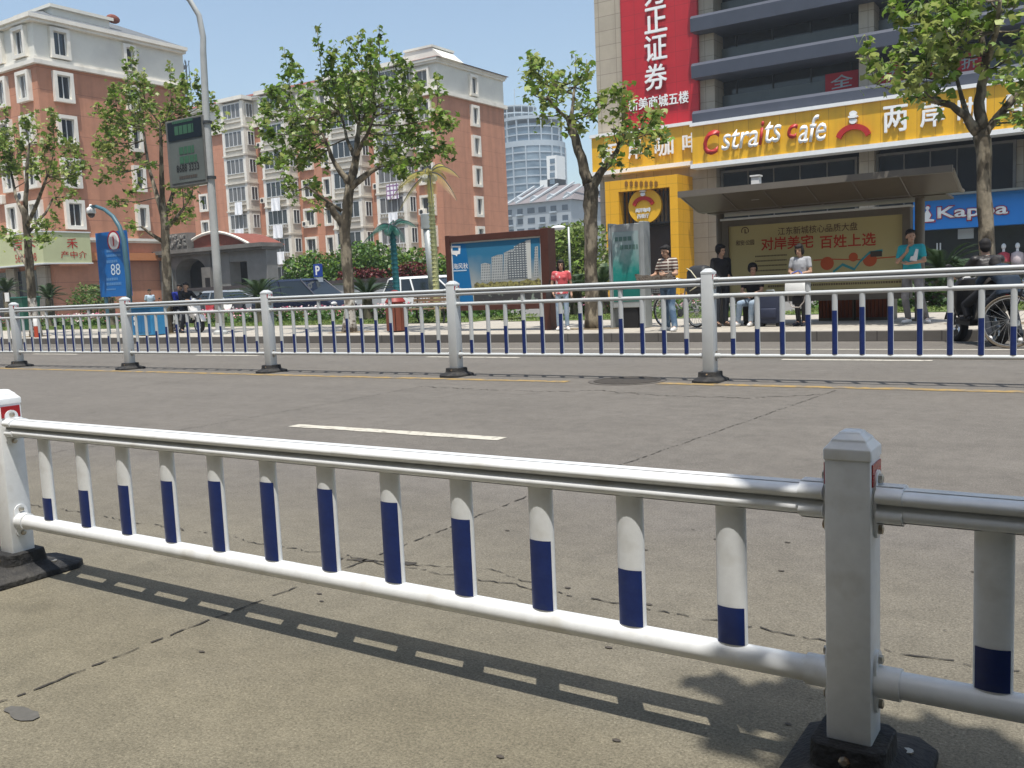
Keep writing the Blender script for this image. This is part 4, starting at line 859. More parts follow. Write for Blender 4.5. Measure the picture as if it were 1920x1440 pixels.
b.box(c.x-.012, c.x+.012, ya-.005, ya-.002, c.z-.05, c.z+.04); b.box(c.x-.012, c.x+.05, ya-.0052, ya-.0022, c.z-.055, c.z-.035); b.build('emblem', MATS['brown print'], ad)
b = MB(); rr = random.Random(9)
for k in range(5): p0 = V(1416, 481+9*k, ya); text_bars(b, p0.x, p0.x+.68, ya, p0.z, .03, rr)
p0, p1 = V(1440, 539, ya), V(1690, 528, ya); text_bars(b, p0.x, p1.x, ya, zb0+.13, .045, rr)
b.build('small_print', mat('small print', (.17,.13,.07), .7, .1, 3), ad)
b = MB(); pts = [(1525,488),(1560,486),(1612,487),(1695,480)]; P = [V(*q, ya) for q in pts]
for p, q in zip(P[:-1], P[1:]): b.poly([(p.x,ya-.003,p.z-.012),(q.x,ya-.003,q.z-.012),(q.x,ya-.003,q.z+.012),(p.x,ya-.003,p.z+.012)])
def disc_(b, c, r, y, n=20): b.poly([(c.x+r*math.cos(2*math.pi*i/n), y, c.z+r*math.sin(2*math.pi*i/n)) for i in range(n)])
for q, r in (((1551,494),.135), ((1600,482),.09), ((1631,487),.135)): disc_(b, V(*q, ya), r, ya-.0045)
b.build('map_line', mat('orange red print', (.50,.10,.035), .6, .08, 3), ad)
b = MB(); pts = [(1562,510),(1580,496),(1602,505),(1613,490),(1630,474),(1655,470)]; P = [V(*q, ya) for q in pts]
for p, q in zip(P[:-1], P[1:]): b.poly([(p.x,ya-.006,p.z-.028),(q.x,ya-.006,q.z-.028),(q.x,ya-.006,q.z+.028),(p.x,ya-.006,p.z+.028)])
b.build('map_river', mat('teal print', (.05,.30,.34), .6, .08, 3), ad)
b = MB(); c = V(1643, 476, ya); b.box(c.x-.11, c.x+.11, ya-.009, ya-.0065, c.z-.055, c.z+.055); b.build('map_label', letter_dk, ad)
b = MB(); b.box(-6.26, -6.10, 18.5, 18.65, 2.7, 3.16); b.box(-6.28, -6.08, 18.48, 18.67, 3.16, 3.19); b.build('vent_box', white_p, Sh)
# wooden bins under the advert
for x, lab in ((-5.0, 'left wooden slatted bin in the shade under the shelter advert'), (-4.25, 'right wooden slatted bin in the shade under the shelter advert')):
    T = thing('litter_bin', lab, 'litter bin', (x, 20.3, .176), 'slatted bins behind the shelter')
    b = MB()
    for k in range(9): b.box(x-.34+.076*k, x-.34+.076*k+.062, 20.0, 20.03, .24, .80); b.box(x-.34+.076*k, x-.34+.076*k+.062, 20.56, 20.59, .24, .80)
    split_loose(b.build('slat', mat('stained wood', (.20,.055,.025), .7, .25, 6, stretch=(1,1,.2)), T))
    b = MB(); b.box(x-.36, x+.36, 20.035, 20.555, .176, .84); b.build('casing', shel, T); b = MB(); b.box(x-.38, x+.38, 19.99, 20.6, .842, .90); b.build('rim', shel, T)
# property billboard
Bb = thing('billboard', 'brown framed billboard showing white tower blocks under a blue sky', 'billboard', (-12, 17.8, .18))
brown = mat('brown painted steel', (.075,.028,.02), .45, .15, 4)
yb = 17.8; L0, L1 = V(835,445,yb), V(1013,430,yb)
b = MB(); b.box(L0.x, L0.x+.13, yb-.03, yb+.3, .17, 2.44); b.build('frame_post', brown, Bb, bevel=.008); b = MB(); b.box(L1.x-.0, L1.x+.2, yb-.03, yb+.3, .17, 2.44); b.build('frame_post', brown, Bb, bevel=.008)
b = MB(); b.box(L0.x+.131, L1.x-.001, yb-.02, yb+.29, 2.27, 2.42); b.box(L0.x+.131, L1.x-.001, yb-.02, yb+.29, .66, .78); [split_loose(b.build('frame_beam', brown, Bb, bevel=.008))]
b = MB(); b.box(L0.x+.131, L1.x-.001, yb+.03, yb+.26, .78, 2.27); b.build('panel_edge', alu, Bb)
fx0, fx1, fz0, fz1 = L0.x+.17, L1.x-.04, .81, 2.235; fy = yb+.028
pic = tilemat('dummy', (.1,.3,.5), (.1,.3,.5), 1, 1)
skyp = bpy.data.materials.new('printed sky'); skyp.use_nodes = True; n_ = skyp.node_tree.nodes; l_ = skyp.node_tree.links; bs_ = n_['Principled BSDF']; bs_.inputs['Roughness'].default_value = .25
tc0 = n_.new('ShaderNodeTexCoord'); se = n_.new('ShaderNodeSeparateXYZ'); l_.new(tc0.outputs['Object'], se.inputs[0]); ra = n_.new('ShaderNodeValToRGB'); mrr = n_.new('ShaderNodeMapRange'); mrr.inputs[1].default_value = .6; mrr.inputs[2].default_value = 2.06; l_.new(se.outputs[2], mrr.inputs[0])
nzz = n_.new('ShaderNodeTexNoise'); nzz.inputs['Scale'].default_value = 1.5; l_.new(tc0.outputs['Object'], nzz.inputs[0]); adm = n_.new('ShaderNodeMath'); adm.operation = 'MULTIPLY_ADD'; adm.inputs[1].default_value = .5; l_.new(nzz.outputs[0], adm.inputs[0]); l_.new(mrr.outputs[0], adm.inputs[2]); l_.new(adm.outputs[0], ra.inputs[0])
e_ = ra.color_ramp.elements; e_[0].position = .5; e_[0].color = (.40,.39,.34,1); e_[1].position = 1.0; e_[1].color = (.035,.17,.30,1); l_.new(ra.outputs[0], bs_.inputs['Base Color'])
b = MB(); b.box(fx0, fx1, fy-.004, fy, fz0, fz1); pr = b.build('poster', skyp, Bb)
def pp(px, py, d=.002): p = V(px, py, fy); return (p.x, fy-.004-d, p.z)
b = MB(); b.poly([(fx0,fy-.006,fz0),(pp(889,570)[0],fy-.006,fz0),(pp(873,455)[0],fy-.006,fz1),(fx0,fy-.006,fz1)]); b.build('blue_strip', mat('poster blue', (.012,.14,.34), .3, .06, 1), pr)
b = MB(); b.poly([pp(845,461,.004),pp(864,461,.004),pp(863,476,.004),pp(858,477,.004),pp(857,481,.004),pp(854,478,.004),pp(847,477,.004)]); b.build('emblem', letter_white, pr)
b = MB(); b.poly([pp(849,464,.006),pp(860,464,.006),pp(860,470,.006),pp(849,470,.006)]); b.build('emblem_mark', MATS['poster blue'], pr)
c, w_, hh = pxrect(850, 878, 499, 11, fy); lettering('海风秋', (c.x, fy-.004, c.z), (1,0,0), w_, hh, letter_white, pr, .006, 0)
b = MB(); rr = random.Random(3); q = pp(851,508); text_bars(b, q[0], q[0]+.38, fy-.007, q[2], .03, rr); b.build('small_print', letter_pale, pr)
towm = tilemat('printed tower blocks', (.50,.53,.52), (.11,.13,.15), .075, .052, .016, .4, 0, .08); tow2 = tilemat('printed dark tower blocks', (.16,.18,.19), (.40,.42,.42), .05, .06, .012, .4, 0, .1)
b = MB()
for pts in ([(902,528),(902,495),(910,493),(920,495),(920,528)], [(922,527),(922,482),(933,478),(943,477),(943,524)], [(944,524),(945,474),(958,468),(965,466),(965,524)], [(1001,520),(1003,463),(1009,461),(1010,520)]): b.poly([pp(x, y, .003) for x, y in pts])
split_loose(b.build('printed_tower', tow2, pr))
b = MB()
for pts in ([(952,523),(953,473),(964,470),(964,462),(974,457),(986,452),(987,449),(995,450),(996,521)],): b.poly([pp(x, y, .005) for x, y in pts])
b.build('printed_tower', towm, pr)
b = MB(); b.poly([pp(986,452,.007),pp(995,449,.007),pp(997,522,.007),pp(990,523,.007)]); b.build('printed_tower_end', mat('printed pale wall', (.55,.56,.53), .4, .05, 1), pr)
b = MB(); rr = random.Random(8); P = [(890+i*5.2, 534-rr.uniform(0,5)-i*.35) for i in range(25)]
b.poly([pp(x, y, .009) for x, y in P]+[pp(1014,546,.009),pp(889,552,.009)]); b.build('printed_trees', mat('printed autumn trees', (.27,.25,.09), .5, .45, 22, col2=(.09,.08,.04), c2lo=.45, c2hi=.6, c2scale=18), pr)
b = MB(); b.poly([pp(889,549,.011),pp(1014,541,.011),(pp(1014,541)[0],fy-.015,fz0+.002),(pp(889,549)[0],fy-.015,fz0+.002)]); b.build('printed_road', mat('printed dark road', (.05,.05,.052), .4, .3, 5, col2=(.2,.24,.2), c2lo=.55, c2hi=.6, c2scale=4), pr)
# light-box sign, back of a bus-stop timetable
Lb = thing('lightbox_sign', 'slim grey light box with a green-teal printed face beside the leaning tree', 'sign', (-8.85, 18.2, .18))
y0 = 18.2; a, c = V(1147,500,y0).x, V(1201,500,y0).x; z1 = V(1170,420,y0).z
b = MB(); b.box(a, c, y0, y0+.28, .62, z1); b.box(c+.001, c+.1, y0-.03, y0+.31, .18, z1+.03); b.box(a-.06, a-.001, y0-.03, y0+.31, .18, z1+.03); b.build('casing', steel, Lb, bevel=.01)
b = MB(); b.box(a+.03, c-.03, y0-.008, y0-.001, .75, z1-.16)
gp_ = bpy.data.materials.new('printed green gradient'); gp_.use_nodes = True; n_ = gp_.node_tree.nodes; l_ = gp_.node_tree.links; bs_ = n_['Principled BSDF']; bs_.inputs['Roughness'].default_value = .15
tc0 = n_.new('ShaderNodeTexCoord'); se = n_.new('ShaderNodeSeparateXYZ'); l_.new(tc0.outputs['Object'], se.inputs[0]); ra = n_.new('ShaderNodeValToRGB'); mrr = n_.new('ShaderNodeMapRange'); mrr.inputs[1].default_value = .6; mrr.inputs[2].default_value = 2.2; l_.new(se.outputs[2], mrr.inputs[0])
nzz = n_.new('ShaderNodeTexNoise'); nzz.inputs['Scale'].default_value = 4; nzz.inputs['Detail'].default_value = 6; l_.new(tc0.outputs['Object'], nzz.inputs[0]); adm = n_.new('ShaderNodeMath'); adm.operation = 'MULTIPLY_ADD'; adm.inputs[1].default_value = .5; l_.new(nzz.outputs[0], adm.inputs[0]); l_.new(mrr.outputs[0], adm.inputs[2]); l_.new(adm.outputs[0], ra.inputs[0])
e_ = ra.color_ramp.elements; e_[0].position = .35; e_[0].color = (.015,.14,.12,1); e_[1].position = 1.; e_[1].color = (.30,.38,.38,1); k_ = e_.new(.62); k_.color = (.02,.22,.19,1); l_.new(ra.outputs[0], bs_.inputs['Base Color'])
pr = b.build('printed_face', gp_, Lb); b = MB(); rr = random.Random(5)
for k, (p0, p1) in enumerate((((1153,449),(1185,446)), ((1163,464),(1196,460)))): q0, q1 = V(*p0, y0), V(*p1, y0); text_bars(b, q0.x, q1.x, y0-.009, q0.z, .09, rr)
b.build('small_print', mat('grey green print', (.09,.17,.15), .5, .1, 3), pr)
b = MB(); b.box(a+.12, c-.1, y0+.03, y0+.25, .18, .615); b.build('plinth', black, Lb)
# lamp post with an advertising box
Lp = thing('lamp_post', 'tall grey tapering lamp post curving over at its top', 'lamp post', (V(412,600,17.6).x, 17.6, .18))
b = MB(); x = V(412,600,17.6).x; P = [(x,17.6,.18),(x+.05,17.6,2.2),(x+.09,17.6,6.5),(V(385,150,17.6).x,17.6,8.0),(V(381,70,17.6).x,17.6,V(381,70,17.6).z),(V(376,30,17.6).x,17.55,V(376,30,17.6).z),(V(366,2,17.6).x,17.4,V(366,2,17.6).z),(V(350,-16,17.6).x,17.1,V(350,-16,17.6).z),(V(320,-34,17.6).x,16.5,V(320,-34,17.6).z)]
b.tube(P, [.125,.115,.10,.085,.08,.075,.07,.065,.06], 14); b.build('pole', pole_grey, Lp, True)
b = MB(); b.lathe([(.2,.177),(.2,.25),(.135,.3),(.13,.5)], (x,17.6,0), 14); b.build('pole_base', pole_grey, Lp, 40)
q = Vector(P[-1]); b = MB(); b.ell(q+Vector((-.35,-.35,.0)), (.5,.25,.12)); b.build('lamp_head', steel, Lp, True)
Ab = thing('advert_box', 'weathered grey advertising box clamped to the lamp post, dark top with green characters', 'sign', (V(353,285,17.6).x, 17.6, 4.5))
a0, a1 = V(316,290,17.5).x, V(387,290,17.5).x; z0 = (V(318,345,17.5).z+V(387,352,17.5).z)/2; z1 = (V(313,217,17.5).z+V(382,227,17.5).z)/2
b = MB(); b.box(a0, a1, 17.46, 17.72, z0, z1); b.build('box', mat('weathered grey box', (.13,.13,.12), .6, .2, 3), Ab, bevel=.015)
b = MB(); b.box(a0+.13, a1-.05, 17.445, 17.458, z0+.1, z1-.06); f = b.build('faded_face', mat('faded poster', (.115,.13,.12), .6, .14, 2), Ab)
b = MB(); zz = z1-.06-(z1-z0)*.28; b.box(a0+.13, a1-.05, 17.43, 17.443, zz, z1-.06); b.build('dark_header', mat('dark header', (.006,.012,.018), .4, .1, 2), f)
grn = mat('green print', (.045,.125,.07), .5, .1, 3); gr2 = mat('teal print dim', (.06,.22,.18), .5, .1, 3); cx = (a0+a1)/2+.04
b = MB(); rr = random.Random(4); text_bars(b, cx-.42, cx+.4, 17.428, zz+.27, .24, rr, .12); text_bars(b, cx-.5, cx+.4, 17.428, zz+.5, .07, rr); text_bars(b, cx-.3, cx+.35, 17.44, zz-.30, .2, rr, .15); text_bars(b, cx-.3, cx+.45, 17.44, zz-.56, .2, rr, .15); split_loose(b.build('faded_print', grn, f))
lettering('8688 3333', (cx+.02, 17.443, z0+.50), (1,0,0), .98, .2, black, f, .006, .008); b = MB(); text_bars(b, cx-.38, cx+.4, 17.442, z0+.24, .08, rr); b.build('small_print', letter_dk, f)
b = MB()
for z in (z0+.15, z1-.2): b.box(a1, x+.22, 17.56, 17.64, z-.03, z+.03); b.lathe([(.14,0),(.14,.07)], (x+.09,17.6,z-.035), 12)
b.build('clamp', dark_grey, Ab)
# camera pole and the blue sign panel in front of it
Cp = thing('camera_pole', 'teal grey hooked pole carrying a white dome camera', 'camera pole', (V(246,600,18).x, 18, .18))
P = [V(247,620,18)]+[V(*q,18) for q in ((240,520),(232,450),(224,425),(212,406),(196,393),(180,387),(170,388))]; P[0].z = .18
b = MB(); b.tube(P, [.085,.08,.075,.07,.065,.06,.055,.055], 12); tl = mat('teal painted pole', (.06,.14,.18), .45, .12, 3); b.build('pole', tl, Cp, True)
c = V(171,399,18); b = MB(); b.lathe([(.03,.27),(.05,.2),(.13,.14),(.15,0),(.13,-.02)], c, 16); b.build('camera_housing', white_p, Cp, True); b = MB(); b.ell(c+Vector((0,0,-.05)), (.115,.115,.115)); b.build('camera_dome', mat('smoked dome', (.05,.04,.04), .1, .1, 3, spec=.7), Cp, True)
Bs = thing('sign_panel', 'bright blue upright sign panel with a red and white number 1 badge', 'sign', (V(212,500,18.3).x, 18.3, .18))
pb_ = mat('blue sign face', (.012,.135,.42), .4, .08, 1.5); y0 = 18.3; a, c = V(184,500,y0).x, V(239,500,y0).x; z1 = V(210,434,y0).z; z0 = V(215,556,y0).z
b = MB(); b.box(a, c, y0, y0+.1, z0, z1); f = b.build('panel', pb_, Bs); b = MB(); b.box(a+.15, a+.25, y0+.02, y0+.09, .18, z0); b.box(c-.25, c-.15, y0+.02, y0+.09, .18, z0); split_loose(b.build('leg', tl, Bs))
def ringed(px, py, r, y, m, nm): 
    q = MB(); p = V(px, py, y); disc_(q, p, r, y, 28); q.build(nm, m, f); return p
ringed(213,452,.34,y0-.004,mat('badge red', (.42,.02,.03), .5, .05, 3),'badge'); ringed(213,452,.28,y0-.006,letter_white,'badge_ring'); ringed(213,452,.20,y0-.008,mat('badge pale', (.62,.55,.55), .5, .05, 3),'badge_centre'); p = V(213,452,y0)
lettering('1', (p.x, y0-.008, p.z), (1,0,0), None, .3, MATS['badge red'], f, .004, .04); p = V(219,505,y0); lettering('88', (p.x-.06, y0, p.z), (1,0,0), .5, .36, letter_pale, f, .006, .0)
b = MB(); rr = random.Random(6)
for py, w0, hh in ((471,.75,.09),(480,.75,.08),(491,.6,.09),(524,.6,.09),(533,.8,.09),(543,.5,.05)): p = V(200,py,y0); text_bars(b, p.x, p.x+w0, y0-.002, p.z, hh, rr)
b.build('small_print', mat('pale print', (.10,.25,.50), .5, .1, 3), f)
# blue cabinet, bins, posts
T = thing('utility_cabinet', 'bright blue utility cabinet on the pavement below the blue number sign', 'cabinet', (-25.2, 17.4, .18))
a, c = V(246,600,17.2).x, V(284,600,17.2).x; b = MB(); b.box(a, c, 17.2, 17.75, .2, 1.0); b.build('cabinet_body', mat('sky blue paint', (.03,.20,.40), .45, .1, 3), T, bevel=.015); b = MB(); b.box(a-.03, c+.03, 17.16, 17.79, 1.0, 1.05); b.build('cabinet_top', MATS['sky blue paint'], T) ; b = MB(); b.box(a+.08,(a+c)/2-.01,17.19,17.199,.28,.92); b.box((a+c)/2+.01,c-.08,17.19,17.199,.28,.92); b.build('cabinet_door', mat('deeper blue paint', (.025,.15,.33), .45, .1, 3), T)
b = MB(); p = V(251,607,17.18); text_bars(b, p.x, p.x+.12, 17.188, .7, .1, random.Random(1)); text_bars(b, p.x, p.x+.12, 17.188, .55, .1, random.Random(2)); b.build('small_print', letter_white, T)
wood = mat('red brown wood', (.17,.05,.028), .6, .25, 5, stretch=(1,1,.25))
bx = V(744,620,17.8).x; T = thing('litter_bin', 'octagonal red-brown wooden litter bin beside the median fence view of the trunk', 'litter bin', (bx, 17.8, .18)); T['label'] = 'red-brown wooden litter bin with a domed red lid, left of the bench'
b = MB()
for k in range(10):
    t = 2*math.pi*k/10; b.obox((bx+.23*math.cos(t), 17.8+.23*math.sin(t), .55), (-math.sin(t), math.cos(t)), .066, .012, .34)
split_loose(b.build('slat', wood, T)); b = MB(); b.lathe([(.20,.18),(.20,.9)], (bx,17.8,0), 14); b.build('liner', black, T); b = MB(); b.lathe([(.25,.9),(.26,.93),(.2,1.02),(.1,1.1),(.09,1.2),(.02,1.22)], (bx,17.8,0), 14); b.build('lid', mat('red lid', (.26,.03,.025), .5, .15, 4), T, 40)
px_ = V(70,640,17.0).x; T = thing('bollard', 'short red and white painted post at the kerb by the leftmost tree', 'bollard', (px_, 17.0, .18))
b = MB(); b.lathe([(.07,.178),(.07,.55)], (px_,17,0), 12); b.build('post', mat('orange red paint', (.42,.06,.025), .5, .1, 4), T, 40); b = MB(); b.lathe([(.072,.55),(.072,.8),(.04,.84)], (px_,17,0), 12); b.build('white_top', white_p, T, 40)
# bench
bx = V(805,600,22.2).x; T = thing('bench', 'slatted wooden bench with dark iron legs on the lawn left of the billboard', 'bench', (bx, 22.2, .18)); slat = mat('weathered bench wood', (.24,.16,.10), .8, .2, 5, stretch=(.3,1,1))
b = MB()
for k in range(4): b.box(bx-.85, bx+.85, 22.0+.12*k, 22.1+.12*k, .60, .635)
b.build('seat', slat, T); b = MB()
for k in range(4): b.box(bx-.85, bx+.85, 22.5+.03*k, 22.53+.03*k, .72+.11*k, .81+.11*k)
b.build('backrest', slat, T)
for x in (bx-.7, bx+.7): b = MB(); b.tube([(x,21.98,.19),(x,22.05,.4),(x,21.98,.6)], .03, 6); b.tube([(x,22.6,.19),(x,22.48,.4),(x,22.48,.6),(x,22.62,1.12)], .03, 6); b.tube([(x,22,.6),(x,22.48,.6)], .025, 6); b.build('leg', black, T)
# parking sign, plain grey pole
p = V(597,507,29.5); T = thing('parking_sign', 'small blue parking sign with a white P on a thin post', 'sign', (p.x, 29.5, .12)); b = MB(); b.box(p.x-.26, p.x+.26, 29.46, 29.49, p.z-.28, p.z+.28); b.build('panel', mat('parking blue', (.02,.06,.30), .4, .05, 2), T)
b = MB(); b.box(p.x-.26, p.x+.26, 29.46, 29.49, p.z-.50, p.z-.31); b.build('plate', mat('pale blue plate', (.4,.45,.5), .5, .05, 2), T); b = MB(); b.tube([(p.x,29.53,.1),(p.x,29.53,p.z+.3)], .035, 8); b.build('post', steel, T); lettering('P', (p.x, 29.46, p.z), (1,0,0), None, .4, letter_white, T, .008, .03)
p0 = V(815,545,26); p1 = V(799,402,26); T = thing('pole', 'plain grey pole standing behind the yellow palm lamp', 'pole', (p0.x, 26, .12)); b = MB(); b.tube([(p0.x,26,.1),(p1.x,26,p1.z)], [.16,.15], 12); b.build('shaft', steel, T, True); b = MB(); b.lathe([(.2,0),(.2,.5),(.17,.52)], (p1.x,26,p1.z-.5), 12); b.build('collar', steel, T, 40)
p0 = V(1068,480,34); T = thing('pole', 'thin pale pole among the pale green bushes behind the woman in red', 'pole', (p0.x, 34, .12)); b = MB(); b.tube([(p0.x,34,.1),(p0.x,34,V(1073,425,34).z)], .05, 8); b.build('shaft', steel, T, True); b = MB(); b.ell((p0.x-.5,34,V(1073,425,34).z), (.35,.18,.1)); b.build('lamp_head', white_p, T, True)
p0 = V(318,545,22.); T = thing('pole', 'short white pole with a pointed cap beside the second tree from the left', 'pole', (p0.x, 22, .12)); p1 = V(318,455,22.); b = MB(); b.lathe([(.14,.1),(.13,p1.z-.2)], (p0.x,22,0), 12); b.build('shaft', mat('white chequered pole', (.55,.56,.54), .5, .15, 9), T, 40); b = MB(); b.lathe([(.15,p1.z-.2),(.13,p1.z-.1),(.03,p1.z+.25)], (p0.x,22,0), 12); b.build('cap', dark_grey, T, 40)
# artificial palm lamps
def palm(label, px, pyb, pyt, Y, leafm_, trunkm, ballm, fr, L, rt, droop):
    c0, c = V(px, pyb, Y), V(px, pyt, Y); T = thing('palm_lamp', label, 'lamp', (c.x, Y, .18)); x = c.x
    b = MB(); b.tube([(x+.05,Y,.15),(x+.04,Y,c.z*.5),(x,Y,c.z)], [rt, rt*.9, rt*.75], 10)
    for k in range(int(c.z/.14)): b.lathe([(rt*1.08,0),(rt*.92,.05)], (x+.045-.04*k*.14/c.z,Y,.2+k*.14), 10)
    b.build('trunk', trunkm, T, 50)
    for k, (az, el, ll) in enumerate(fr):
        b = MB(); u = Vector((math.cos(R(az)), math.sin(R(az)), 0)); P = []; n = 16
        for i in range(n+1): t = i/n; P.append(Vector((x, Y, c.z)) + u*(L*ll*t*math.cos(R(el))) + Vector((0,0, L*ll*(t*math.sin(R(el)) - droop*t*t))))
        b.tube(P, [.03*(1-.8*i/n) for i in range(n+1)], 5); b.m = 1; sd = Vector((-u.y, u.x, 0))
        for i in range(2, n*2):
            t = i/(n*2); j = min(int(t*n), n-1); p = P[j].lerp(P[j+1], t*n-j); d = (P[j+1]-P[j]).normalized(); w0 = .34*L*.5*math.sin(math.pi*min(1,t*.9+.12))+.04
            for s in (-1, 1): q = p + sd*(s*w0*.7) + d*(w0*.55) + Vector((0,0,-w0*.55)); b.poly([p, p+d*.026, q+d*.006, q])
        b.build('frond', [dark_grey, leafm_], T)
    for a in range(3): b = MB(); t = a*2.1+.5; b.ell((x+.17*math.cos(t), Y+.17*math.sin(t)-.05, c.z-.16), (.12,.12,.12)); b.build('lamp_ball', ballm, T, True)
palm('artificial palm lamp with yellow fronds and a ringed pale trunk', 805, 540, 325, 24, mat('yellow plastic frond', (.34,.29,.065), .4, .2, 3, trans=.25), mat('pale green yellow trunk', (.42,.42,.20), .6, .2, 5), mat('milky lamp ball', (.6,.6,.55), .3, .05, 3), [(0,35,1),(180,30,.95),(40,60,.8),(-20,5,1.05),(200,10,1),(140,50,.8),(250,20,.9),(300,35,.9),(90,40,.8),(-50,-15,.8),(225,-20,.8)], 1.45, .11, .75)
palm('smaller artificial palm lamp with teal fronds and trunk', 735, 545, 425, 22, mat('teal plastic frond', (.018,.10,.075), .4, .15, 3, trans=.2), mat('teal trunk paint', (.02,.15,.17), .5, .15, 5), mat('teal lamp ball', (.10,.24,.22), .2, .05, 3, spec=.6), [(10,40,1),(170,35,1),(60,60,.8),(120,55,.8),(-30,10,.9),(210,10,.9),(260,30,.8),(300,25,.8)], 1.1, .11, .7)
# ------------------------------------------------------------------ trees
def plane_tree(label, Y, trunk, limbs, tips, fill, seed, leaf=.165, dens=26, base_lime=False, z0=.17, group='plane trees along the kerb', spread=1.25, young=.3):
    """a pollarded plane tree: trunk and limbs where the photo shows them, leafy upright shoots to the tips it shows"""
    rd = random.Random(seed); p0 = V(trunk[0][0], trunk[0][1], Y); T = thing('plane_tree', label, 'tree', (p0.x, Y, z0), group)
    nodes = []; b = MB()
    def pl(pts, dy):
        P = []; Rr = []
        for i, (x, y, r) in enumerate(pts): P.append(V(x, y, Y+dy*(i/max(1, len(pts)-1)))); Rr.append(r)
        return P, Rr
    P, Rr = pl(trunk, 0); P[0].z = z0-.05
    def fine(P, Rr, jit):               # subdivide and roughen
        Q, S = [P[0]], [Rr[0]]
        for i in range(len(P)-1):
            for k in (1, 2, 3): t = k/3; q = P[i].lerp(P[i+1], t); j = jit*Rr[i]*(k < 3); Q.append(q+Vector((rd.uniform(-j,j), rd.uniform(-j,j), 0))); S.append((Rr[i]*(1-t)+Rr[i+1]*t)*rd.uniform(.93,1.08))
        return Q, S
    Q, S = fine(P, Rr, .15); S[0] *= 1.35; S[1] *= 1.1; b.tube(Q, S, 12); nodes += list(zip(Q[len(Q)*2//3:], S[len(Q)*2//3:]))
    if base_lime:
        lw = MB(); lw.tube(Q[:4]+[Q[3].lerp(Q[4], .3)], [x_*1.02 for x_ in S[:4]]+[S[3]*.9], 12)
    for lm, dy in limbs:
        P, Rr = pl(lm, dy); Q2, S2 = fine(P, Rr, .2); b.tube(Q2, S2, 9); nodes += list(zip(Q2[1:], S2[1:]))
        if S2[-1] > .05: b.ell(Q2[-1], (S2[-1]*1.15,)*3, 8, 6)
    L = []; ends = []
    def shoot(tip, start, r):
        d = tip-start; ln = d.length; mid = start + Vector((d.x*.74, d.y*.74, d.z*.34)); lc = max(.0, min(1.25, d.z*.62)); mid = tip - Vector((d.x*.10, d.y*.10, lc)) if lc > .3 else mid; P = [start, start.lerp(mid, .5)+Vector((0,0,-.04*ln)), mid, mid.lerp(tip, .5), tip]
        b.tube(P, [r, r*.8, r*.6, r*.4, .006], 5); n = int(ln*dens*1.35)+6
        for i in range(n):
            t = .2+.8*rd.random()**.7; j = min(int(t*4), 3); p = P[j].lerp(P[j+1], t*4-j); s = .15*(1.1-t)+.045
            L.append((p.x+rd.gauss(0,s), p.y+rd.gauss(0,s), p.z+rd.gauss(0,s)-.03))
        return P
    for x, y in tips:
        dy = rd.uniform(-spread, spread); tip = V(x, y, Y+dy); c = [(n[0]-tip).length + (3 if n[0].z > tip.z+.4 else 0) + rd.uniform(0,.5) for n in nodes]; st = nodes[int(np.argmin(c))][0]
        ends.append((shoot(tip, st, .02), tip))
    for k in range(fill):
        P, tip = rd.choice(ends); p = P[rd.choice((1,2,2,3))]; q = p + Vector((rd.gauss(0,.24), rd.gauss(0,.4), abs(rd.gauss(.45,.25)))); shoot(q, p, .012)
    tr = b.build('trunk', bark, T, True)
    if base_lime:
        lw.build('limewash', lime, tr, True)
    leaf_mesh('crown', L, leaf, [leafm, leafy] if young > .25 else [leafm, leafm, leafm, leafy], T, .55, droop=.5, lobed=True); return T
plane_tree('leftmost street tree with a lime-washed trunk base beside the shop sign', 17.6,
  [(68,632,.17),(60,560,.145),(55,490,.135),(50,430,.125),(47,385,.10)],
  [([(52,500,.07),(35,475,.055),(20,450,.04)],.5), ([(50,425,.08),(70,380,.06),(88,330,.04)],-.6), ([(50,415,.07),(30,370,.05),(20,320,.035)],.6), ([(48,390,.08),(50,330,.06),(55,270,.04)],0), ([(50,440,.06),(85,400,.04),(100,370,.03)],.9)],
  [(8,195),(45,215),(68,212),(98,205),(142,262),(152,280),(160,300),(140,335),(0,240),(-10,290),(-15,340),(140,362),(5,427),(15,447),(85,420),(110,385),(30,235),(80,250),(115,250),(60,290),(100,310),(30,320),(-20,210),(20,260),(90,445)], 36, 1, base_lime=True, dens=23)
plane_tree('second street tree from the left, behind the lamp post with the advertising box', 18.5,
  [(312,628,.17),(315,560,.15),(312,490,.14),(310,425,.13),(303,370,.11)],
  [([(308,420,.09),(295,370,.07),(278,310,.045),(268,240,.03)],.4), ([(305,400,.09),(303,330,.07),(302,270,.05),(300,230,.03)],-.3), ([(308,410,.08),(325,360,.06),(340,300,.04)],.6), ([(310,455,.07),(285,440,.05),(265,425,.04)],-.5), ([(312,430,.06),(345,390,.04)],-.7)],
  [(250,92),(318,115),(345,135),(210,152),(200,180),(197,240),(180,272),(175,288),(378,160),(398,178),(412,240),(180,340),(205,380),(250,425),(357,370),(337,410),(235,110),(265,130),(235,160),(330,165),(280,190),(225,215),(255,235),(345,210),(380,215),(300,260),(215,320),(240,360),(340,330),(360,310),(270,300)], 44, 2, dens=23, spread=.7)
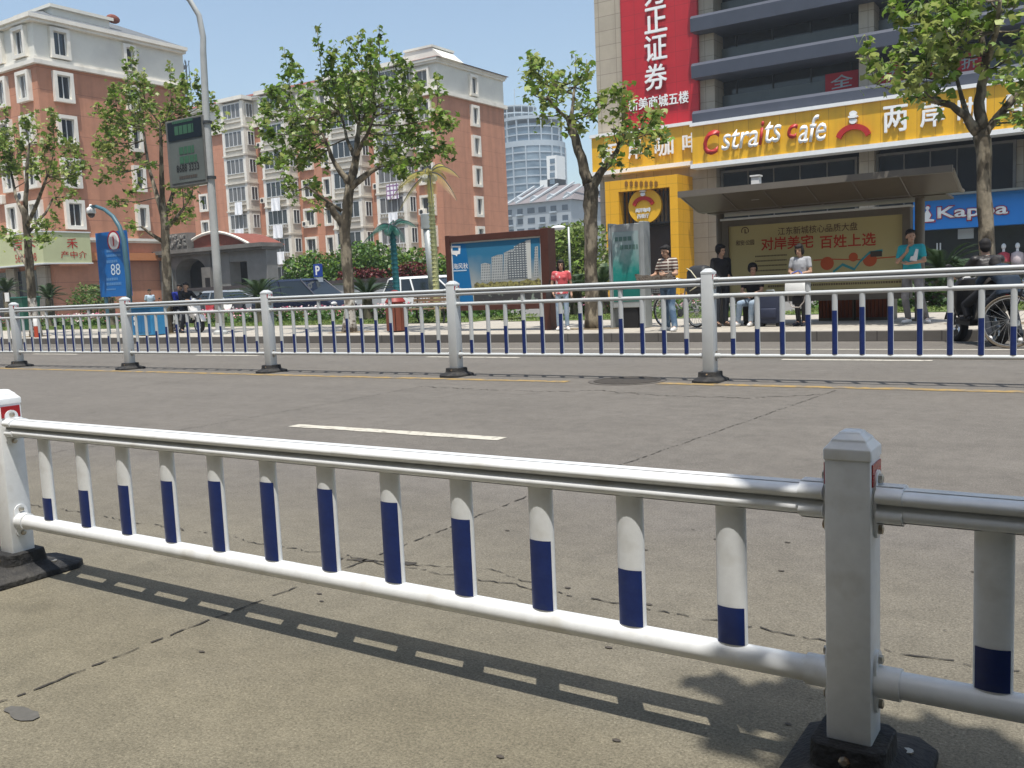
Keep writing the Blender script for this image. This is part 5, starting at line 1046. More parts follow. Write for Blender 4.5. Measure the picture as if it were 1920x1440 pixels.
plane_tree('big street tree in the middle with a broad leafy crown and a lime-washed trunk base', 17.9,
  [(656,626,.165),(655,560,.142),(650,490,.135),(646,430,.135),(652,380,.125),(656,345,.12)],
  [([(646,425,.11),(630,405,.09),(617,385,.085)],-.3), ([(656,345,.11),(640,325,.08),(622,295,.05),(605,250,.035)],-.4), ([(657,345,.12),(665,310,.10),(670,275,.08),(672,235,.045)],.2), ([(658,350,.10),(690,325,.075),(712,312,.05),(722,270,.035)],.6), ([(640,395,.05),(610,375,.035),(575,350,.025)],-.9), ([(668,300,.06),(650,260,.04),(640,210,.03)],.9), ([(668,290,.06),(690,250,.04),(705,200,.03)],-.8)],
  [(533,89),(594,51),(619,95),(676,58),(648,97),(711,54),(692,79),(760,108),(504,163),(516,163),(491,187),(489,252),(486,300),(833,208),(849,230),(830,271),(800,295),(760,320),(532,347),(592,339),(789,152),(560,130),(575,170),(600,150),(635,150),(665,140),(700,130),(735,150),(760,180),(540,210),(520,260),(550,270),(580,230),(620,210),(660,190),(700,190),(740,220),(780,220),(790,260),(750,270),(715,250),(560,310),(520,310),(745,300),(600,290),(690,230)], 85, 3, base_lime=True, dens=22, spread=1.6, young=.2)
plane_tree('leaning street tree with a bare forked trunk beside the light box sign', 18.2,
  [(1113,618,.165),(1110,545,.15),(1108,470,.145),(1107,415,.15),(1108,370,.165),(1106,345,.15)],
  [([(1104,345,.14),(1094,310,.115),(1081,268,.105),(1072,235,.10),(1068,224,.085)],-.2), ([(1110,350,.12),(1125,325,.09),(1142,305,.075),(1157,283,.055),(1166,258,.035)],.4), ([(1070,228,.05),(1045,205,.035),(1025,180,.025)],-.5), ([(1070,228,.05),(1075,190,.035),(1078,150,.025)],.3)],
  [(1079,103),(1100,111),(992,116),(1005,112),(1030,133),(989,160),(1011,225),(1054,230),(1095,173),(1114,206),(1090,241),(1130,171),(1152,160),(1166,165),(1236,203),(1249,255),(1222,295),(1130,284),(1160,306),(1206,219),(1040,160),(1060,180),(1015,190),(1085,140),(1150,220),(1175,230),(1190,260)], 15, 4, dens=22, spread=.9, leaf=.16)
plane_tree('rightmost street tree, cut off by the picture edge, before the bright blue shop sign', 18.2,
  [(1856,612,.155),(1852,520,.135),(1849,420,.128),(1845,335,.122),(1842,262,.135),(1838,245,.125)],
  [([(1835,250,.10),(1812,218,.072),(1785,198,.058),(1750,188,.052)],-.3), ([(1840,245,.105),(1835,190,.085),(1845,145,.075),(1848,110,.06),(1835,40,.045)],.3), ([(1846,250,.09),(1870,220,.07),(1905,180,.065),(1950,140,.05)],.3), ([(1848,120,.06),(1868,60,.045),(1875,0,.03)],-.6), ([(1815,222,.05),(1800,170,.035),(1785,110,.025)],.9)],
  [(1622,64),(1626,92),(1671,14),(1675,-22),(1660,118),(1730,175),(1700,150),(1736,92),(1757,163),(1700,60),(1745,40),(1760,-20),(1800,-50),(1850,-70),(1910,-40),(1935,60),(1930,130),(1890,150),(1815,80),(1790,30),(1870,30),(1915,175),(1770,110),(1720,120),(1690,100),(1760,70),(1835,20),(1895,100),(1900,215),(1925,230),(1730,10)], 34, 5, dens=17, spread=1.3, leaf=.19, young=.35)

# a street tree on the near pavement: its crown shades the right end of the foreground guardrail
def near_tree():
    T = thing('plane_tree', 'near pavement tree shading the right end of the foreground guardrail', 'tree', (1.9, -1.6, 0)); rd = random.Random(21); b = MB()
    b.tube([(1.9,-1.6,-.02),(1.85,-1.55,1.5),(1.8,-1.4,3.0)], [.2,.17,.15], 12); L = []
    for k in range(250):
        z = rd.uniform(3.6, 5.8); tip = Vector((rd.uniform(.30, 5.5), 1.14-.26*(z-4.5)-abs(rd.gauss(0,2.0)), z))
        st = Vector((1.8,-1.4,3.0)); P = [st, st.lerp(tip,.5)+Vector((0,0,.3)), tip]; b.tube(P, [.06,.035,.01], 6)
        for i in range(150): t = .3+.7*rd.random(); p = P[0].lerp(P[1], t*2) if t < .5 else P[1].lerp(P[2], t*2-1); L.append((p.x+rd.gauss(0,.14), p.y+rd.gauss(0,.12), p.z+rd.gauss(0,.22)))
    b.build('trunk', bark, T, True); L += [(rd.gauss(-.02,.1), rd.gauss(1.28,.05), 4.4+rd.gauss(0,.08)) for k in range(60)] + [(rd.uniform(.11,.55), rd.uniform(.93,1.25), rd.uniform(4.25,4.6)) for k in range(240)]; leaf_mesh('crown', L, .20, [leafm, leafm, leafy], T, .8, lobed=True)
near_tree()
# unseen block added behind the camera to keep low southern sky off the fence
T = thing('sky_blocker', 'unseen grey block added behind the camera to hold back low sky light', 'building', (-20, -14, 0)); b = MB(); b.box(-90, 50, -28, -10, -.02, 19); b.build('wall', stone_grey, T); b = MB()
for k in range(5):
    for i in range(30): x = -86+4.5*i; b.box(x, x+2.4, -10.0, -9.9, 1.2+3.6*k, 3.2+3.6*k) if k else b.box(x, x+3.6, -10.0, -9.9, .2, 3.2)
wi = b.build('windows', win_glass, T); wi['kind'] = 'stuff'

# ------------------------------------------------------------------ bushes and cycads
def bush(name, label, parts, m, size, n, group=None, stem=True):
    c = parts[0][0]; T = thing(name, label, 'bush' if name != 'tree' else 'tree', (c[0], c[1], .12), group); C = [cloud(c, r, int(n*r[0]*r[1]*r[2]**.5), .35) for c, r in parts]; C = np.concatenate(C); C[:, 2] = np.maximum(C[:, 2], .15)
    leaf_mesh('foliage', C, size, m, T, .35); b = MB(); rd = random.Random(int(c[0]*10))
    for (c_, r) in parts:
        for k in range(3): b.tube([(c_[0]+rd.uniform(-.1,.1), c_[1], .08), (c_[0]+rd.uniform(-.4,.4)*r[0], c_[1]+rd.uniform(-.3,.3)*r[1], c_[2])], [.05,.02], 5)
    b.build('stem', bark, T); return T
def at(px, py, Y): p = V(px, py, Y); return (p.x, p.y, p.z)
bush('bush', 'round green bush behind the wall beside the parking sign', [(at(585,520,36.5), (1.9,1.4,1.35)), (at(620,525,36.8), (1.5,1.3,1.1))], [bushm, bushm, leafm], .2, 900)
bush('bush', 'broad green bush behind the wall right of the big tree trunk', [(at(690,510,36.5), (2.3,1.5,1.55)), (at(730,520,36.8), (1.5,1.3,1.2))], [bushm, bushm, leafm], .2, 900)
bush('bush', 'green bush behind the wall between the two palm lamps', [(at(785,520,36.5), (1.9,1.3,1.4)), (at(822,530,36.5), (1.2,1.2,1.1))], [bushm, leafm], .2, 900)
bush('bush', 'dark red bush right of the big tree trunk above the wall', [(at(672,522,35.4), (1.4,.7,.6)), (at(695,522,35.4), (1.0,.6,.5))], redleaf, .15, 1500)
bush('bush', 'dark red bush between the teal palm lamp and the grey pole', [(at(772,518,35.4), (1.4,.7,.7))], redleaf, .15, 1500)
bush('bush', 'round yellow-green clipped bush at the foot of the blue number sign', [(at(172,558,27.5), (1.15,.9,.75))], [bushy, bushm], .13, 1500)
bush('tree', 'pale green small tree behind the woman in the red top', [(at(1050,490,40), (1.6,1.4,1.7)), (at(1086,478,41), (1.5,1.4,1.6)), (at(1068,455,42), (1.3,1.2,1.0)), (at(1040,520,40), (1.4,1.2,1.2)), (at(1090,525,40),(1.6,1.2,1.2))], [bushy, bushy, leafm], .22, 700)
bush('bush', 'dark bush under the shelter between the standing man and the shop window', [(at(1760,560,25.6), (.9,.7,.6))], [bushm, cyc], .15, 1500)
def cycad(label, px, py, Y, L, n, seed):
    p = V(px, py, Y); rd = random.Random(seed); T = thing('cycad', label, 'plant', (p.x, Y, .15), 'cycads in the flower beds'); x, z = p.x, max(p.z, .35)
    b = MB(); b.lathe([(.20,.15),(.22,.3),(.17,z)], (x,Y,0), 12); b.build('trunk', bark, T, 40); b = MB()
    for k in range(n):
        az = 2*math.pi*(k*.382)+rd.uniform(-.2,.2); el = R(rd.uniform(12,75)); u = Vector((math.cos(az), math.sin(az), 0)); sd = Vector((-u.y, u.x, 0)); l = L*rd.uniform(.8,1.1); P = []; m = 12
        for i in range(m+1): t = i/m; P.append(Vector((x,Y,z)) + u*(l*t*math.cos(el)*(1+.25*t)) + Vector((0,0,l*(t*math.sin(el)-.42*t*t))))
        b.tube(P, [.014*(1-.7*i/m) for i in range(m+1)], 4)
        for i in range(3, m*4):
            t = i/(m*4); j = min(int(t*m), m-1); q = P[j].lerp(P[j+1], t*m-j); d = (P[j+1]-P[j]).normalized(); w0 = .20*math.sin(math.pi*(t*.85+.12))
            for s in (-1, 1): e = q + sd*(s*w0) + d*(w0*.45) + Vector((0,0,w0*.25)); b.poly([q-d*.012, q+d*.012, e])
    b.build('fronds', cyc, T)
for i, a in enumerate([('cycad under the shop sign, left of the leftmost trunk', 12,548,24.8,1.25,22), ('cycad just right of the leftmost tree trunk', 92,560,24.8,1.25,24), ('cycad at the foot of the blue number sign', 205,558,24.6,1.3,24), ('cycad in front of the silver car, left of the van', 487,560,24.6,1.5,26), ('cycad just right of the big tree trunk', 688,556,24.8,1.35,26), ('cycad between the leaning tree and the light box sign', 1128,538,25.2,1.35,24), ('large cycad right of the man in the turquoise shirt', 1765,515,25.8,1.5,30), ('cycad partly behind the leather-jacket rider', 1815,530,26.0,1.4,24), ('cycad behind the woman in the red top', 1080,545,25.4,1.1,20)]): cycad(*a, i)
# ------------------------------------------------------------------ vehicles
tyre_m = mat('tyre rubber', (.015,.015,.016), .85, .2, 30); chrome = mat('bright metal', (.55,.56,.57), .25, .1, 10, metal=.8); car_glass = mat('car glass', (.015,.02,.024), .05, .2, 2, spec=.7)
def wheel(T, x, y, r, wd, z0, spokes=6, hub='rim'):
    b = MB(); b.ring([(r*.72,-wd/2),(r*.93,-wd/2),(r,-wd/4),(r,wd/4),(r*.93,wd/2),(r*.72,wd/2)], (x,y,z0+r), 22, 'y'); w_ = b.build('wheel', tyre_m, T, 50)
    b = MB(); b.ring([(r*.64,-wd*.35),(r*.74,-wd*.5),(r*.74,wd*.5),(r*.64,wd*.35)], (x,y,z0+r), 22, 'y'); b.lathe([(r*.2,-wd*.5),(r*.2,wd*.5)], (x,y,z0+r), 10, 'y')
    for k in range(spokes): a = 2*math.pi*k/spokes; b.tube([(x+r*.15*math.cos(a),y,z0+r+r*.15*math.sin(a)),(x+r*.73*math.cos(a),y,z0+r+r*.73*math.sin(a))], r*.06, 5)
    b.build(hub, chrome, w_); return w_
def car(label, loc, rz, paint, L, H, kind='sedan', group='cars parked behind the flower beds'):
    T = thing('parked_car', label, 'car', loc, group, rz); local(); Wd = .86; h = H
    pr_ = {'van': [(-L/2,.35,.8),(-L/2+.02,1.0,.86),(-L/2+.35,1.05,.88),(L*.22,1.05,.88),(L/2-.75,.98,.86),(L/2-.15,.78,.8),(L/2,.55,.74)], 'sedan': [(-L/2,.45,.74),(-L/2+.1,.88,.8),(-L*.28,.95,.86),(L*.16,.95,.88),(L*.3,.9,.86),(L/2-.12,.74,.8),(L/2,.5,.72)]}[kind]
    b = MB(); rings = []
    for x, z, w_ in pr_: rings.append([(x,-w_,.28),(x,-w_*1.02,.55 if z > .56 else z-.05),(x,-w_*.97,z-.03),(x,-w_*.86,z),(x,w_*.86,z),(x,w_*.97,z-.03),(x,w_*1.02,.55 if z > .56 else z-.05),(x,w_,.28)])
    b.loft(rings); body = b.build('body', paint, T, 40, .03, 2)
    c0, c1, c2, c3 = (-L/2+.12, -L/2+.35, L*.12, L/2-.85) if kind == 'van' else (-L*.36, -L*.2, L*.06, L*.24)
    zb = 1.0 if kind == 'van' else .93
    b = MB(); b.loft([[(c0,-.84,zb),(c3,-.84,zb),(c3,.84,zb),(c0,.84,zb)], [(c1,-.68,h-.07),(c2,-.68,h-.07),(c2,.68,h-.07),(c1,.68,h-.07)]]); b.build('windows', car_glass, T)
    b = MB(); b.loft([[(c1-.06,-.70,h-.09),(c2+.08,-.70,h-.09),(c2+.08,.70,h-.09),(c1-.06,.70,h-.09)], [(c1+.05,-.6,h),(c2-.05,-.6,h),(c2-.05,.6,h),(c1+.05,.6,h)]])
    for s in (-1, 1):
        for q in ((c0+.0,c1), (c3,c2), ((c0+c3)/2-.1,(c1+c2)/2-.1), ((c0*2+c3)/3-.2,(c1*2+c2)/3-.2)) : b.tube([(q[0],s*.85,zb-.02),(q[1],s*.70,h-.06)], .035, 5)
    b.build('roof', paint, T, 40)
    for x in (-L*.31, L*.32):
        for s in (-1, 1): wheel(T, x, s*.76, .31, .2, 0, 5)
    for s in (-1, 1):
        b = MB(); b.ell((L/2-.10, s*.6, .66), (.1,.18,.09)); b.build('headlight', mat('headlight glass', (.6,.6,.58), .1, .1, 5, spec=.7), T, True)
        b = MB(); b.box(-L/2-.012, -L/2+.05, s*.62-.12, s*.62+.12, .72, .92); b.build('tail_light', mat('tail light', (.3,.02,.02), .2, .1, 5), T)
    b = MB(); b.box(L/2-.02, L/2+.012, -.25, .25, .42, .52); b.build('number_plate', mat('blue plate', (.02,.05,.3), .4, .05, 3), T)
    return T
car('dark navy people carrier parked behind the cycads', (-30.0, 29.2, .12), 0, mat('navy car paint', (.012,.016,.035), .2, .15, 2, coat=.5), 4.9, 1.78, 'van')
car('white car with a dark rear window beside the teal palm lamp', (-22.8, 29.4, .12), 0, mat('white car paint', (.72,.73,.73), .2, .05, 2, coat=.5), 4.4, 1.62, 'van')
car('silver sedan by the gatehouse, half hidden by a cycad', (-36.2, 29.6, .12), math.pi, mat('silver car paint', (.36,.38,.40), .25, .08, 2, metal=.4, coat=.4), 4.5, 1.46, 'sedan')
def scooter(label, loc, rz, paint, seatm, group=None, wr=.24, accent=None):
    """step-through motor scooter, front wheel towards +x"""
    T = thing('motor_scooter', label, 'scooter', loc, group, rz); local()
    wheel(T, .62, 0, wr, .11, 0, 6); wheel(T, -.58, 0, wr, .12, 0, 6)
    b = MB(); b.loft([[(.58,-.05,.50),(.58,.05,.50),(.52,.05,.38),(.52,-.05,.38)],[(.46,-.19,.72),(.46,.19,.72),(.36,.17,.50),(.36,-.17,.50)],[(.38,-.21,.92),(.38,.21,.92),(.30,.19,.88),(.30,-.19,.88)],[(.34,-.12,1.02),(.34,.12,1.02),(.26,.1,1.0),(.26,-.1,1.0)]]); b.build('front_shield', paint, T, 60, .02, 2)
    b = MB(); b.loft([[(.36,-.16,.30),(.36,.16,.30),(.36,.16,.40),(.36,-.16,.40)],[(-.1,-.17,.28),(-.1,.17,.28),(-.1,.17,.37),(-.1,-.17,.37)]]); b.build('floor', black, T)
    b = MB(); b.loft([[(-.08,-.13,.34),(-.08,.13,.34),(-.05,.12,.68),(-.05,-.12,.68)],[(-.35,-.19,.40),(-.35,.19,.40),(-.35,.17,.72),(-.35,-.17,.72)],[(-.75,-.13,.60),(-.75,.13,.60),(-.75,.12,.76),(-.75,-.12,.76)],[(-.92,-.06,.72),(-.92,.06,.72),(-.92,.06,.80),(-.92,-.06,.80)]]); b.build('rear_body', paint, T, 60, .025, 2)
    b = MB(); b.loft([[(-.02,-.10,.70),(-.02,.10,.70),(-.04,.09,.76),(-.04,-.09,.76)],[(-.3,-.15,.72),(-.3,.15,.72),(-.3,.13,.80),(-.3,-.13,.80)],[(-.8,-.12,.77),(-.8,.12,.77),(-.8,.10,.84),(-.8,-.10,.84)]]); b.build('seat', seatm, T, 60, .02, 2)
    b = MB(); P = [(.66+.30*math.cos(a), .24+.30*math.sin(a)) for a in [R(20+130*i/8) for i in range(9)]]; b.loft([[(x-.04,-.085,z),(x-.04,.085,z),(x-.04+.015,.07,z+.02),(x-.04+.015,-.07,z+.02)] for x, z in P]); b.build('front_fender', paint, T, 60)
    b = MB(); b.tube([(.62,.075,wr),(.50,.07,.55)], .022, 6); b.tube([(.62,-.075,wr),(.50,-.07,.55)], .022, 6); b.tube([(.30,-.30,1.04),(.36,-.1,1.0),(.36,.1,1.0),(.30,.30,1.04)], .016, 6); b.build('handlebar', dark_grey, T)
    b = MB(); b.ell((.42,0,.98), (.07,.12,.08)); b.build('headlight', MATS['headlight glass'], T, True)
    b = MB(); b.ell((-.94,0,.76), (.03,.09,.05)); b.build('tail_light', MATS['tail light'], T, True)
    for s in (-1, 1): b = MB(); b.tube([(.33,s*.2,1.03),(.34,s*.27,1.17)], .008, 4); b.ell((.34,s*.29,1.2), (.015,.055,.04)); b.build('mirror', black, T, True)
    b = MB(); b.tube([(-.35,-.16,.26),(-.8,-.17,.34)], .05, 8); b.box(-.62,-.3,-.14,.14,.22,.36); b.build('engine', steel, T)
    if accent: b = MB(); b.prism([(.50,-.175,.60),(.42,-.205,.86),(.36,-.21,.86),(.42,-.19,.6)], (0,.004,0)); b.prism([(.50,.175,.60),(.42,.205,.86),(.36,.21,.86),(.42,.19,.6)], (0,-.004,0)); b.build('side_flash', accent, T)
    return T
scw = mat('white scooter plastic', (.72,.70,.67), .3, .06, 4, coat=.3); sblk = mat('black scooter plastic', (.02,.02,.022), .3, .15, 4, coat=.3); sred = mat('red scooter plastic', (.30,.02,.02), .3, .1, 4, coat=.3)
sx = V(350,620,18.6).x; SCW = scooter('white motor scooter carrying two riders on the pavement beside the lamp post', (sx, 18.7, .178), R(-8), scw, black)
for (px, Y, rz, mt_, lab) in ((402,27,-60,sred,'red scooter parked behind the flower bed right of the white scooter'), (432,27.5,-50,scw,'white scooter parked behind the flowers near the silver car'), (452,27.3,-50,sblk,'black scooter parked between the white one and the cycad'), (378,28.2,-40,sblk,'black scooter parked furthest back beside the gate arch'), (300,27,-70,sblk,'black scooter parked left of the gate arch behind the second trunk')):
    scooter(lab, (V(px,600,Y).x, Y, .12), R(rz), mt_, black, 'scooters parked before the gatehouse')
mo = G(1796,639,0); MOP = scooter('black and red motor scooter at the kerb ridden by the man in the leather jacket', (mo.x+.56*.62, mo.y-.83*.62-.05, 0), R(124), sblk, black, None, .27, sred)
def bicycle(label, loc, rz, framem, r=.34, basket=False, mud=None):
    """roadster bicycle, front wheel towards +x"""
    T = thing('bicycle', label, 'bicycle', loc, None, rz); local()
    for x in (-.52, .56):
        b = MB(); n = 30; b.ring([(r-.035,-.014),(r-.01,-.02),(r,-.008),(r,.008),(r-.01,.02),(r-.035,.014)], (x,0,r), n, 'y'); w_ = b.build('wheel', mat('tan grey tyre', (.13,.105,.075), .85, .2, 20) if not mud else tyre_m, T, 50)
        b = MB(); b.ring([(r-.05,-.012),(r-.036,-.013),(r-.036,.013),(r-.05,.012)], (x,0,r), n, 'y'); b.lathe([(.03,-.04),(.03,.04)], (x,0,r), 8, 'y')
        for k in range(20): a = 2*math.pi*k/20; e = .02 if k % 2 else -.02; b.tube([(x+.025*math.cos(a+1.2),e,r+.025*math.sin(a+1.2)),(x+(r-.04)*math.cos(a),0,r+(r-.04)*math.sin(a))], .0035, 4)
        b.build('rim', chrome, w_)
    b = MB(); hd, st, bb = Vector((.40,0,.90)), Vector((-.20,0,.88)), Vector((-.06,0,.30))
    for p, q, w_ in ((hd, Vector((.44,0,.72)), .018), (Vector((.43,0,.78)), bb, .017), (st, bb, .016), (Vector((.41,0,.86)), st.lerp(bb,.1), .015), (bb, Vector((-.52,.05,r)), .011), (bb, Vector((-.52,-.05,r)), .011), (st.lerp(bb,.12), Vector((-.52,.05,r)), .009), (st.lerp(bb,.12), Vector((-.52,-.05,r)), .009), (Vector((.44,.03,.72)), Vector((.56,.05,r)), .012), (Vector((.44,-.03,.72)), Vector((.56,-.05,r)), .012)): b.tube([p, q], w_, 7)
    b.build('frame', framem, T, True)
    b = MB(); b.tube([(.22,-.29,1.0),(.36,-.2,1.02),(.40,0,.98),(.36,.2,1.02),(.22,.29,1.0)], .012, 6); b.tube([(.40,0,.9),(.40,0,.98)], .014, 6); b.build('handlebar', chrome, T, True)
    b = MB(); b.loft([[(-.34,-.09,.95),(-.34,.09,.95),(-.34,.08,1.0),(-.34,-.08,1.0)],[(-.22,-.07,.95),(-.22,.07,.95),(-.22,.06,1.0),(-.22,-.06,1.0)],[(-.06,-.02,.95),(-.06,.02,.95),(-.06,.02,.98),(-.06,-.02,.98)]]); b.tube([(-.2,0,.88),(-.22,0,.95)], .014, 6); b.build('saddle', black, T, 50, .01, 2)
    b = MB(); b.lathe([(.09,-.005),(.09,.005)], (-.06,.05,.30), 16, 'y'); b.tube([(-.06,.07,.30),(.06,.07,.18)], .01, 5); b.tube([(-.06,-.07,.30),(-.18,-.07,.42)], .01, 5); b.box(.02,.10,.08,.17,.165,.19); b.box(-.22,-.14,-.17,-.08,.405,.43); b.build('pedals', dark_grey, T)
    if mud:
        for x in (-.52, .56): b = MB(); P = [(x+(r+.025)*math.cos(a), r+(r+.025)*math.sin(a)) for a in [R(10+165*i/12) for i in range(13)]]; b.loft([[(px_,-.03,pz),(px_,.03,pz),(px_,.02,pz+.008),(px_,-.02,pz+.008)] for px_, pz in P]); b.build('mudguard', mud, T, 60)
    if basket:
        b = MB()
        for k in range(7): z = .74+.04*k; b.tube([(.5,-.16,z),(.78,-.17,z),(.78,.17,z),(.5,.16,z),(.5,-.16,z)], .005, 4)
        for k in range(8): y = -.16+.32*k/7; b.tube([(.78,y,.74),(.78,y,.98)], .005, 4); b.tube([(.5,y,.74),(.5,y,.98)], .005, 4)
        b.build('basket', steel, T)
    return T
bk = G(1893,653,0); bicycle('bicycle with a tan front tyre and bright spokes at the right picture edge', (bk.x+.56, bk.y, 0), math.pi+R(4), mat('dark bicycle paint', (.03,.03,.04), .35, .1, 5), .38)
rb = V(1232,615,18.1); bicycle('bicycle with bright mudguards propped up behind the man reading a newspaper', (rb.x+.45, 18.3, .178), math.pi+R(-28), mat('grey bicycle paint', (.2,.21,.22), .35, .1, 5), .33, True, scw)
# green bin behind the leftmost trunk, low iron railing by the cars
gx_ = V(47,565,21.5).x; T = thing('wheeled_bin', 'dark green wheeled bin with a white plate behind the leftmost tree trunk', 'bin', (gx_, 21.5, .15)); gm = mat('green bin plastic', (.012,.10,.07), .5, .15, 3)
b = MB(); b.loft([[(gx_-.33,21.2,.22),(gx_+.33,21.2,.22),(gx_+.33,21.8,.22),(gx_-.33,21.8,.22)],[(gx_-.48,21.1,1.55),(gx_+.48,21.1,1.55),(gx_+.48,21.9,1.55),(gx_-.48,21.9,1.55)]]); b.build('bin_body', gm, T, bevel=.02); b = MB(); b.box(gx_-.5,gx_+.5,21.06,21.94,1.552,1.62); b.build('lid', gm, T, bevel=.02)
b = MB(); b.box(gx_-.62, gx_-.32, 21.0, 21.03, 1.45, 1.82); b.build('plate', white_p, T)
for s in (-1, 1): b = MB(); b.lathe([(.12,-.03),(.12,.03)], (gx_+s*.36,21.5,.27), 14, 'y'); b.build('wheel', tyre_m, T)
T = thing('railing', 'low black iron railing behind the bench', 'railing', (-20, 26.8, .12)); b = MB()
for k in range(24): x = -21.6+.14*k; b.tube([(x,26.8,.12),(x,26.8,.95)], .012, 5)
b.box(-21.7,-18.3,26.78,26.82,.92,.95); b.box(-21.7,-18.3,26.78,26.82,.28,.31); b.build('bars', black, T)

# ------------------------------------------------------------------ people
def capsule(b, p, q, r0, r1, n=10):
    p, q = Vector(p), Vector(q); t = q-p; l = t.length or 1e-6; t = t/l; P, Rr = [], []
    for a in (80, 50, 22): P.append(p - t*(r0*math.sin(R(a)))); Rr.append(r0*math.cos(R(a)))
    P += [p, q]; Rr += [r0, r1]
    for a in (22, 50, 80): P.append(q + t*(r1*math.sin(R(a)))); Rr.append(r1*math.cos(R(a)))
    b.tube(P, Rr, n)
def torso(b, spine, lat, grow=0., n=16):
    lat = Vector(lat).normalized(); rings = []; m = len(spine)
    for i, (p, w_, d_) in enumerate(spine):
        p = Vector(p); t = (Vector(spine[min(i+1,m-1)][0])-Vector(spine[max(i-1,0)][0])).normalized(); f = t.cross(lat).normalized(); l2 = f.cross(t)
        rings.append([p + l2*(math.cos(2*math.pi*k/n)*(w_+grow)) + f*(math.sin(2*math.pi*k/n)*(d_+grow)) for k in range(n)])
    b.loft(rings)
def blend(b, name, m, parent, vox, smooth=2):
    """grow the overlapping volumes into one continuous skin"""
    me = bpy.data.meshes.new('t'); me.from_pydata(b.v, [], b.f); bm = bmesh.new(); bm.from_mesh(me); bmesh.ops.recalc_face_normals(bm, faces=bm.faces); bm.to_mesh(me); bm.free()
    o = bpy.data.objects.new('t', me); COL.objects.link(o); r = o.modifiers.new('r', 'REMESH'); r.mode = 'VOXEL'; r.voxel_size = vox; s = o.modifiers.new('s', 'SMOOTH'); s.iterations = smooth; s.factor = .5
    m2 = bpy.data.meshes.new_from_object(o.evaluated_get(bpy.context.evaluated_depsgraph_get())); bpy.data.objects.remove(o); bpy.data.meshes.remove(me)
    m2.name = name; m2.materials.clear(); m2.materials.append(m); m2.polygons.foreach_set('use_smooth', [True]*len(m2.polygons)); q = bpy.data.objects.new(name, m2); COL.objects.link(q); q.parent = parent; return q
skin = mat('skin', (.42,.255,.175), .55, .1, 12, spec=.35); hairm = mat('black hair', (.012,.010,.010), .75, .3, 40); eye_m = mat('dark eye', (.01,.008,.008), .2, .1, 5); lip = mat('lip', (.30,.12,.10), .5, .1, 5)
BASE = dict(pel=(0,0,.93), wai=(0,0,1.08), che=(0,0,1.28), nec=(0,.01,1.43), hea=(0,-.015,1.585), shL=(-.175,0,1.385), elL=(-.225,.03,1.11), wrL=(-.225,-.04,.87), shR=(.175,0,1.385), elR=(.225,.03,1.11), wrR=(.225,-.04,.87),
            hiL=(-.088,0,.91), knL=(-.10,-.015,.49), anL=(-.105,.025,.085), toL=(-.115,-.14,.035), hiR=(.088,0,.91), knR=(.10,-.015,.49), anR=(.105,.025,.085), toR=(.115,-.14,.035), fiL=None, fiR=None, face=(0,-1,0))
